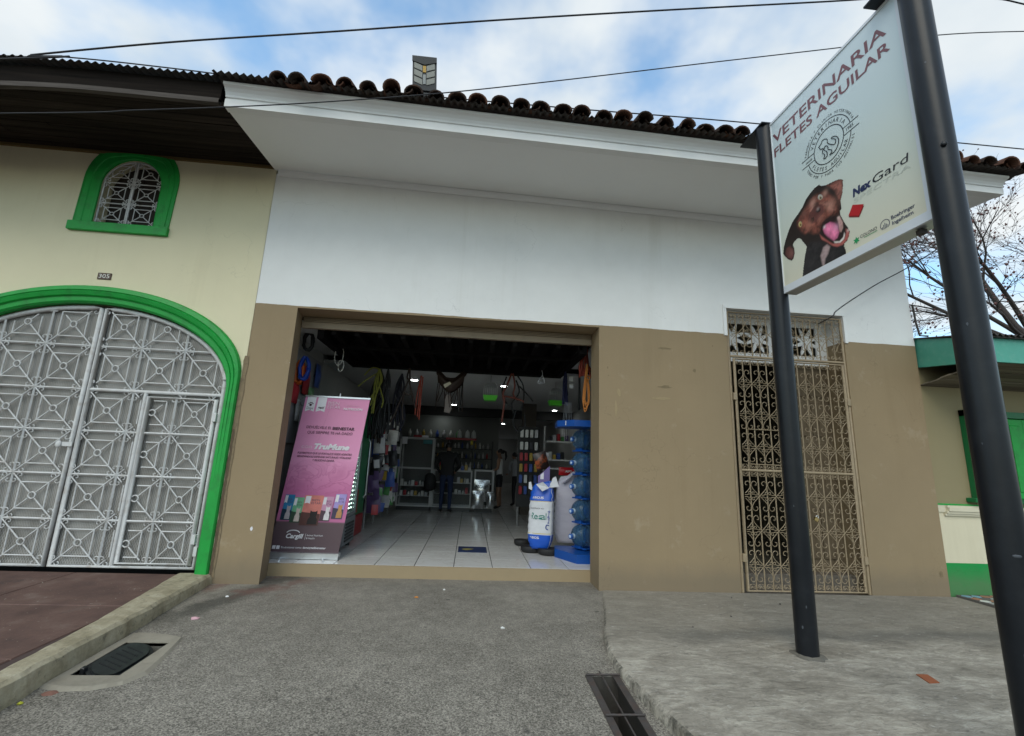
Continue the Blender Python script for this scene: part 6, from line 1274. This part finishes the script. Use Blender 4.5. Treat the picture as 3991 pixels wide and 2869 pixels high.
def skel(arm, lean=0., knee=.02, shW=.17, bulk=1.):
    """joints of a standing figure 1.70 m tall facing +y; arm gives elbow and wrist per side"""
    J = {'pelvis': ((0, 0, .93), (.14 * bulk, .1 * bulk)), 'waist': ((0, lean * .3, 1.08), (.125 * bulk, .09 * bulk)), 'chest': ((0, lean * .7, 1.28), (.15 * bulk, .1 * bulk)), 'neck0': ((0, lean, 1.44), .06), 'neck': ((0, lean + .01, 1.5), .05), 'jaw': ((0, lean + .035, 1.545), (.058, .068)), 'head': ((0, lean + .02, 1.615), (.075, .092)), 'crown': ((0, lean + .01, 1.675), (.055, .065)), 'nose': ((0, lean + .125, 1.6), .014)}
    E = [('pelvis', 'waist'), ('waist', 'chest'), ('chest', 'neck0'), ('neck0', 'neck'), ('neck', 'jaw'), ('jaw', 'head'), ('head', 'crown'), ('head', 'nose')]
    for i, s_ in enumerate((-1, 1)):
        k = 'LR'[i]; el, wr = arm[i]
        J[k + 'sh'] = ((s_ * shW, lean * .9, 1.40), .06 * bulk); J[k + 'el'] = (el, .043 * bulk); J[k + 'wr'] = (wr, .028)
        d = (Vector(wr) - Vector(el)).normalized(); h = Vector(wr) + d * .06; J[k + 'ha'] = (tuple(h), .03)
        E += [('chest', k + 'sh'), (k + 'sh', k + 'el'), (k + 'el', k + 'wr'), (k + 'wr', k + 'ha')]
        w_ = d.cross(Vector((0, 0, 1))).normalized() if abs(d.z) < .95 else Vector((0, 1, 0))
        for f_ in range(4): tip = h + d * (.075 - .01 * abs(f_ - 1.2)) + w_ * (.02 * (f_ - 1.5)) * 1.3; J[f'{k}f{f_}'] = (tuple(tip), .009); E.append((k + 'ha', f'{k}f{f_}'))
        J[k + 'th'] = (tuple(Vector(wr) + d * .07 + w_ * s_ * -.05), .01); E.append((k + 'wr', k + 'th'))
        J[k + 'hip'] = ((s_ * .095, 0, .86), .088); J[k + 'kn'] = ((s_ * .1, knee, .49), .062); J[k + 'an'] = ((s_ * .105, -.02, .09), .042); J[k + 'to'] = ((s_ * .12, .12, .045), .04)
        E += [('pelvis', k + 'hip'), (k + 'hip', k + 'kn'), (k + 'kn', k + 'an'), (k + 'an', k + 'to')]
    return J, E
def cap_hair(lean, tail=None):
    def h(b):
        b.grid(lambda u, v_: (.088 * math.cos(2 * math.pi * u) * math.sin(.05 + 1.75 * v_), lean - .008 + .108 * math.sin(2 * math.pi * u) * math.sin(.05 + 1.75 * v_) * (1 if math.sin(2 * math.pi * u) < 0 else .82), 1.622 + .098 * math.cos(.05 + 1.75 * v_) - (.03 if math.sin(2 * math.pi * u) < -.2 else 0) * v_), 18, 8, wrap=True)
        if tail: b.tube(tail, [.03, .04, .035, .012], 8)
    return h
SKIN = mat('skin', (.3, .17, .11), .6, .08); HAIR = mat('black_hair', (.01, .008, .007), .5); JACK = mat('black_jacket', (.018, .018, .02), .8, .15, 10); JEAN = mat('blue_jeans', (.018, .03, .075), .85, .2, 14); SHOE = mat('dark_shoe', (.015, .013, .012), .6)
J, E = skel((((-.3, .02, 1.14), (-.24, .22, .98)), ((.3, .04, 1.14), (.17, .26, 1.0))), .05, .02, .2, 1.35)
person('person', 'man in black jacket and blue jeans seen from behind at the counter', (-.54, 11.42, .13), R(-8), J, E, [JACK, JEAN, SKIN, SHOE], lambda c: 3 if c.z < .1 else 1 if c.z < .9 else 2 if (c.z > 1.49 or (c.y > .24 and c.z < 1.1)) else 0, .975, cap_hair(.05), HAIR)
J, E = skel((((-.2, .03, 1.15), (-.17, .2, 1.05)), ((.2, .06, 1.15), (.12, .24, 1.08))), .02, .02, .15)
WT = mat('white_vest', (.62, .62, .62), .8, .1); SHRT = mat('dark_shorts', (.02, .02, .025), .8)
person('person', 'woman in white vest and dark shorts standing in the corridor', (.82, 12.7, .13), R(75), J, E, [WT, SHRT, SKIN, SHOE], lambda c: 3 if c.z < .1 else 2 if c.z < .62 else 1 if c.z < .97 else 2 if (c.z > 1.42 or abs(c.x) > .15) else 0, .93, cap_hair(.02, [(0, -.07, 1.66), (0, -.15, 1.62), (0, -.17, 1.5), (0, -.14, 1.38)]), HAIR)
J, E = skel((((-.22, .1, 1.12), (-.16, .3, 1.02)), ((.22, .1, 1.12), (.16, .3, 1.02))), .16, .02, .16)
person('person', 'person in grey shirt and black trousers bending behind the woman', (1.38, 13.7, .13), R(30), J, E, [mat('grey_shirt', (.3, .31, .34), .8, .1), SHRT, SKIN, SHOE], lambda c: 3 if c.z < .1 else 1 if c.z < .95 else 2 if (c.z > 1.49 or (c.y > .25 and c.z < 1.1)) else 0, .9, cap_hair(.16), HAIR)

# ------------------------------------------------------------------ wear on the walls
def ragged(x0, x1, z0, z1, y, n, j, name, m, par, seed):
    q = random.Random(seed); L = [(x0 + q.uniform(-j, j), z0 + (z1 - z0) * k / n) for k in range(n + 1)]; Rr = [(x1 + q.uniform(-j, j), z0 + (z1 - z0) * k / n) for k in range(n + 1)]
    b = MB(); b.add([(a, y, c) for p in zip(L, Rr) for a, c in p], [(2 * k, 2 * k + 1, 2 * k + 3, 2 * k + 2) for k in range(n)]); b.add([(a, y + .012, c) for a, c in L] + [(a, y, c) for a, c in L], [(k, n + 1 + k, n + 2 + k, k + 1) for k in range(n)]); return b.build(name, m, par)
M_ROUGH = mat('rough_tan_plaster', (.22, .165, .1), .9, .35, 14, .9, 30, dirt=(.09, .065, .045), da=.6, ds=18)
ragged(-2.656, -2.606, .05, 2.44, 5.393, 40, .006, 'rough_plaster_seam', M_ROUGH, shop, 1)
ragged(-2.652, -2.628, .05, 1.6, 5.389, 40, .005, 'rough_plaster_seam', mat('crumbled_plaster', (.12, .085, .055), .95, .4, 20, .9, 40), shop, 2)
M_SC = mat('rubbed_paint', (.2, .15, .085), .85, .4, 30); M_SC2 = mat('yellowed_paint', (.315, .24, .135), .85, .2, 30)
for k, (x, z, w_, h, m) in enumerate(((2.35, 2.84, .1, .018, M_SC), (2.73, 2.575, .03, .03, M_SC), (2.33, 2.345, .11, .016, M_SC), (2.36, 2.36, .06, .012, M_SC), (1.76, 2.25, .03, .06, M_SC2), (2.3, 2.2, .14, .02, M_SC2), (1.72, 2.05, .02, .12, M_SC2), (2.98, 2.91, .012, .012, M_SC), (1.62, 2.55, .012, .02, M_SC), (1.63, 2.45, .012, .014, M_SC), (-2.3, .55, .02, .03, M_BW), (5.7, .25, .03, .05, M_SC))):
    q = random.Random(k); n = 9; MB().add([(x + w_ * math.cos(2 * math.pi * i / n) * q.uniform(.5, 1), 5.3985 - .0002 * k, z + h * math.sin(2 * math.pi * i / n) * q.uniform(.5, 1)) for i in range(n)], [tuple(range(n))]).build('wall_scuff', m, shop)

# ------------------------------------------------------------------ more stock in the dark of the shop
q = random.Random(31)
straps('black_straps', 'thick mass of black halters left of the leather bridle', 'strap', M_BLKS, drape(-1.62, 7.9, 2.84, 1.7, 14, .11), .02)
straps('dark_lead_ropes', 'dark lead ropes hanging behind the yellow-green halters', 'rope', mat('dark_rope', (.03, .03, .045), .8), drape(-1.3, 8.2, 2.84, 1.9, 10, .09), .017)
straps('leather_girths', 'dark brown leather girths hanging by the left rack', 'strap', M_LEA, drape(-1.75, 8.4, 2.84, 1.6, 10, .08), .02)
for k, (x, y, z, w_, h, c) in enumerate(((-1.62, 8.45, 1.95, .2, .3, 5), (-1.56, 8.5, 1.6, .2, .34, 0), (-1.58, 8.55, 1.25, .19, .3, 5), (-1.6, 8.5, .9, .2, .3, 1), (-1.57, 8.55, .55, .24, .3, 1), (-1.45, 9.2, 1.75, .18, .28, 4), (-1.43, 9.3, 1.35, .18, .3, 5), (-1.45, 9.3, .95, .18, .28, 2))):
    packet(x - .08, y, z, w_, h, mat('packet_' + PC[c][1], PC[c][0], .35, .3, 14), 'hanging_packet', f'{PC[c][1]} packet hung at the end of the left rack, {ORD[k]} counting down', 'packet', 'packets hung on the rack end', 'y', q.uniform(-.15, .15))
bpk = thing('backpack', 'dark backpack standing on the counter edge left of the man', 'bag', (-.95, 11.6, .6)); MB().lathe([(.06, 0), (.14, .04), (.15, .2), (.12, .36), (.05, .42)], 12, T=lambda p: (-.95 + p[0] * 1.0, 11.62 + p[1] * .7, .62 + p[2])).build('body', M_BLKS, bpk); MB().tube([(-1.0, 11.53, .7), (-1.02, 11.5, .85), (-1.0, 11.53, 1.0)], .015, 6).build('strap', M_BLKS, bpk)
for nm, x0, x1, z0, z1, m, l_ in (('red_sign', -1.45, -1.25, 1.90, 1.95, M_CRD, 'small red sign on top of the tall glass cabinet'), ('white_sign', -1.24, -1.08, 1.90, 1.95, M_BW, 'small white sign beside the red one on the cabinet'), ('teal_sign', -1.2, -.98, 1.74, 1.84, mat('teal_print', (.03, .18, .2), .5), 'teal notice inside the top of the tall cabinet'), ('yellow_box', -.02, .05, 1.84, 1.97, mat('yellow_print', (.6, .5, .03), .5), 'yellow box under the red wall shelf'), ('white_notice', -1.72, -1.6, 1.72, 1.9, M_BW, 'white notice stuck to the left of the tall cabinet')):
    tag(MB().box(x0, x1, 11.80 if 'box' not in nm else 13.95, 11.835 if 'box' not in nm else 14.05, z0, z1).build(nm, m), l_, 'sign' if 'box' not in nm else 'box')
for k in range(10):
    x = -.85 + k * .09; c, cn = PC[(4, 7, 2, 4, 0, 3, 4, 2, 7, 4)[k]]
    if -.75 < x < -.35: continue
    tag(MB().box(x, x + .07, 12.0, 12.1, 1.121, 1.2 + .03 * (k % 3), bev=.004).build('carton', mat('packet_' + cn, c, .35, .3, 14)), f'{cn} carton on top of the low glass counter, {ORD[k]} position from left', 'carton', 'cartons on the counter')
# dirt and mortar gathered round the pole foot
for (x, y, z, par) in ((2.692, 3.705, zs(3.705), 'sign_pole'),):
    b = MB(); n = 20; qq = random.Random(2); o_ = [(x + (.1 + qq.uniform(0, .035)) * math.cos(2 * math.pi * k / n), y + (.1 + qq.uniform(0, .035)) * math.sin(2 * math.pi * k / n)) for k in range(n)]
    b.add([(a, c, z + .001) for a, c in o_] + [(x + .078 * math.cos(2 * math.pi * k / n), y + .078 * math.sin(2 * math.pi * k / n), z + .012 + qq.uniform(0, .006)) for k in range(n)], [(k, (k + 1) % n, n + (k + 1) % n, n + k) for k in range(n)]); b.build('mortar_foot', mat('grey_mortar_foot', (.13, .12, .1), .95, .3, 20, .6), bpy.data.objects[par])

# dense small stock: nothing tells these apart in the photograph
q = random.Random(77); small = {}
for ci in (0, 1, 2, 3, 4, 5, 6, 7):
    b = MB()
    b.grid(lambda u, v_: ((u - .5) * .1, -.012 * math.sin(math.pi * u) * math.sin(math.pi * v_) - .002, (v_ - .5) * .15), 3, 3); b.grid(lambda u, v_: ((u - .5) * .1, .012 * math.sin(math.pi * u) * math.sin(math.pi * v_) + .002, (v_ - .5) * .15), 3, 3, flip=True)
    o = b.build('small_packet', mat('packet_' + PC[ci][1], PC[ci][0], .35, .3, 14)); COL.objects.unlink(o); small[ci] = o
for k in range(84):
    ci = q.choice((0, 0, 1, 2, 3, 4, 4, 5, 5, 5, 6, 7)); y = 8.4 + (k % 12) * .22 + q.uniform(-.05, .05); z = .5 + (k // 12) * .26 + q.uniform(-.05, .05); x = -1.62 + q.uniform(-.06, .05) - (y - 8.4) * .02
    o = cp(small[ci], (x, y, z), None, (q.uniform(-.1, .1), q.uniform(-.2, .2), q.uniform(-.5, .9)), (q.uniform(.8, 1.3),) * 3); tag(o, f'small {PC[ci][1]} packet in row {ORD[k // 12]} from the floor, {ORD[k % 12]} from the front, left rack', 'packet', 'small packets in rows on the left rack')
bb = MB().lathe([(.03, 0), (.034, .1), (.014, .14), (.016, .17)], 8)
for ci in (0, 4, 2, 7): pass
kits = {ci: bb.build('small_bottle', mat('packet_' + PC[ci][1], PC[ci][0], .35, .3, 14)) for ci in (0, 4, 2, 7, 3)}
for o in kits.values(): COL.objects.unlink(o)
bs3 = thing('stock_shelf', 'dark open shelves of small bottles on the partition behind the counter', 'shelf', (-.1, 14.9, .13))
for z in (1.15, 1.45, 1.75): MB().box(-2.0, .7, 14.75, 15.0, z - .02, z).build('board', M_BLACKP, bs3)
for x in (-2.0, -.65, .68): MB().box(x - .02, x + .02, 14.75, 15.0, .13, 2.0).build('upright', M_BLACKP, bs3)
for k in range(60):
    ci = q.choice((0, 4, 4, 2, 7, 3)); o = cp(kits[ci], (-1.95 + (k % 20) * .13 + q.uniform(-.02, .02), 14.85, (1.15, 1.45, 1.75)[k // 20]), None, None, (1, 1, q.uniform(.7, 1.2))); tag(o, f'{PC[ci][1]} bottle on the {("lowest", "middle", "highest")[k // 20]} dim shelf behind the counter, {ORD[k % 20]} from left', 'bottle', 'small bottles behind the counter')
# chipped paint on the poles
for k, (px, py, z, a, w_, par) in enumerate(((2.745, 2.232, 2.2, 236, .006, 'sign_pole.001'), (2.745, 2.232, 1.55, 250, .004, 'sign_pole.001'), (2.745, 2.232, 3.9, 228, .006, 'sign_pole.001'), (2.745, 2.232, .55, 232, .008, 'sign_pole.001'), (2.692, 3.705, .35, 205, .007, 'sign_pole'), (2.692, 3.705, 1.1, 225, .005, 'sign_pole'), (2.692, 3.705, .2, 230, .008, 'sign_pole'))):
    sn, cs = math.sin(R(a)), math.cos(R(a)); n = 7; qq = random.Random(k)
    MB().add([(px + .0812 * sn + cs * w_ * math.cos(6.283 * i / n) * qq.uniform(.5, 1), py + .0812 * cs - sn * w_ * math.cos(6.283 * i / n) * qq.uniform(.5, 1), z + 2.2 * w_ * math.sin(6.283 * i / n) * qq.uniform(.4, 1)) for i in range(n)], [tuple(range(n))]).build('paint_chip', mat('chipped_paint', (.06, .068, .08), .6), bpy.data.objects[par])
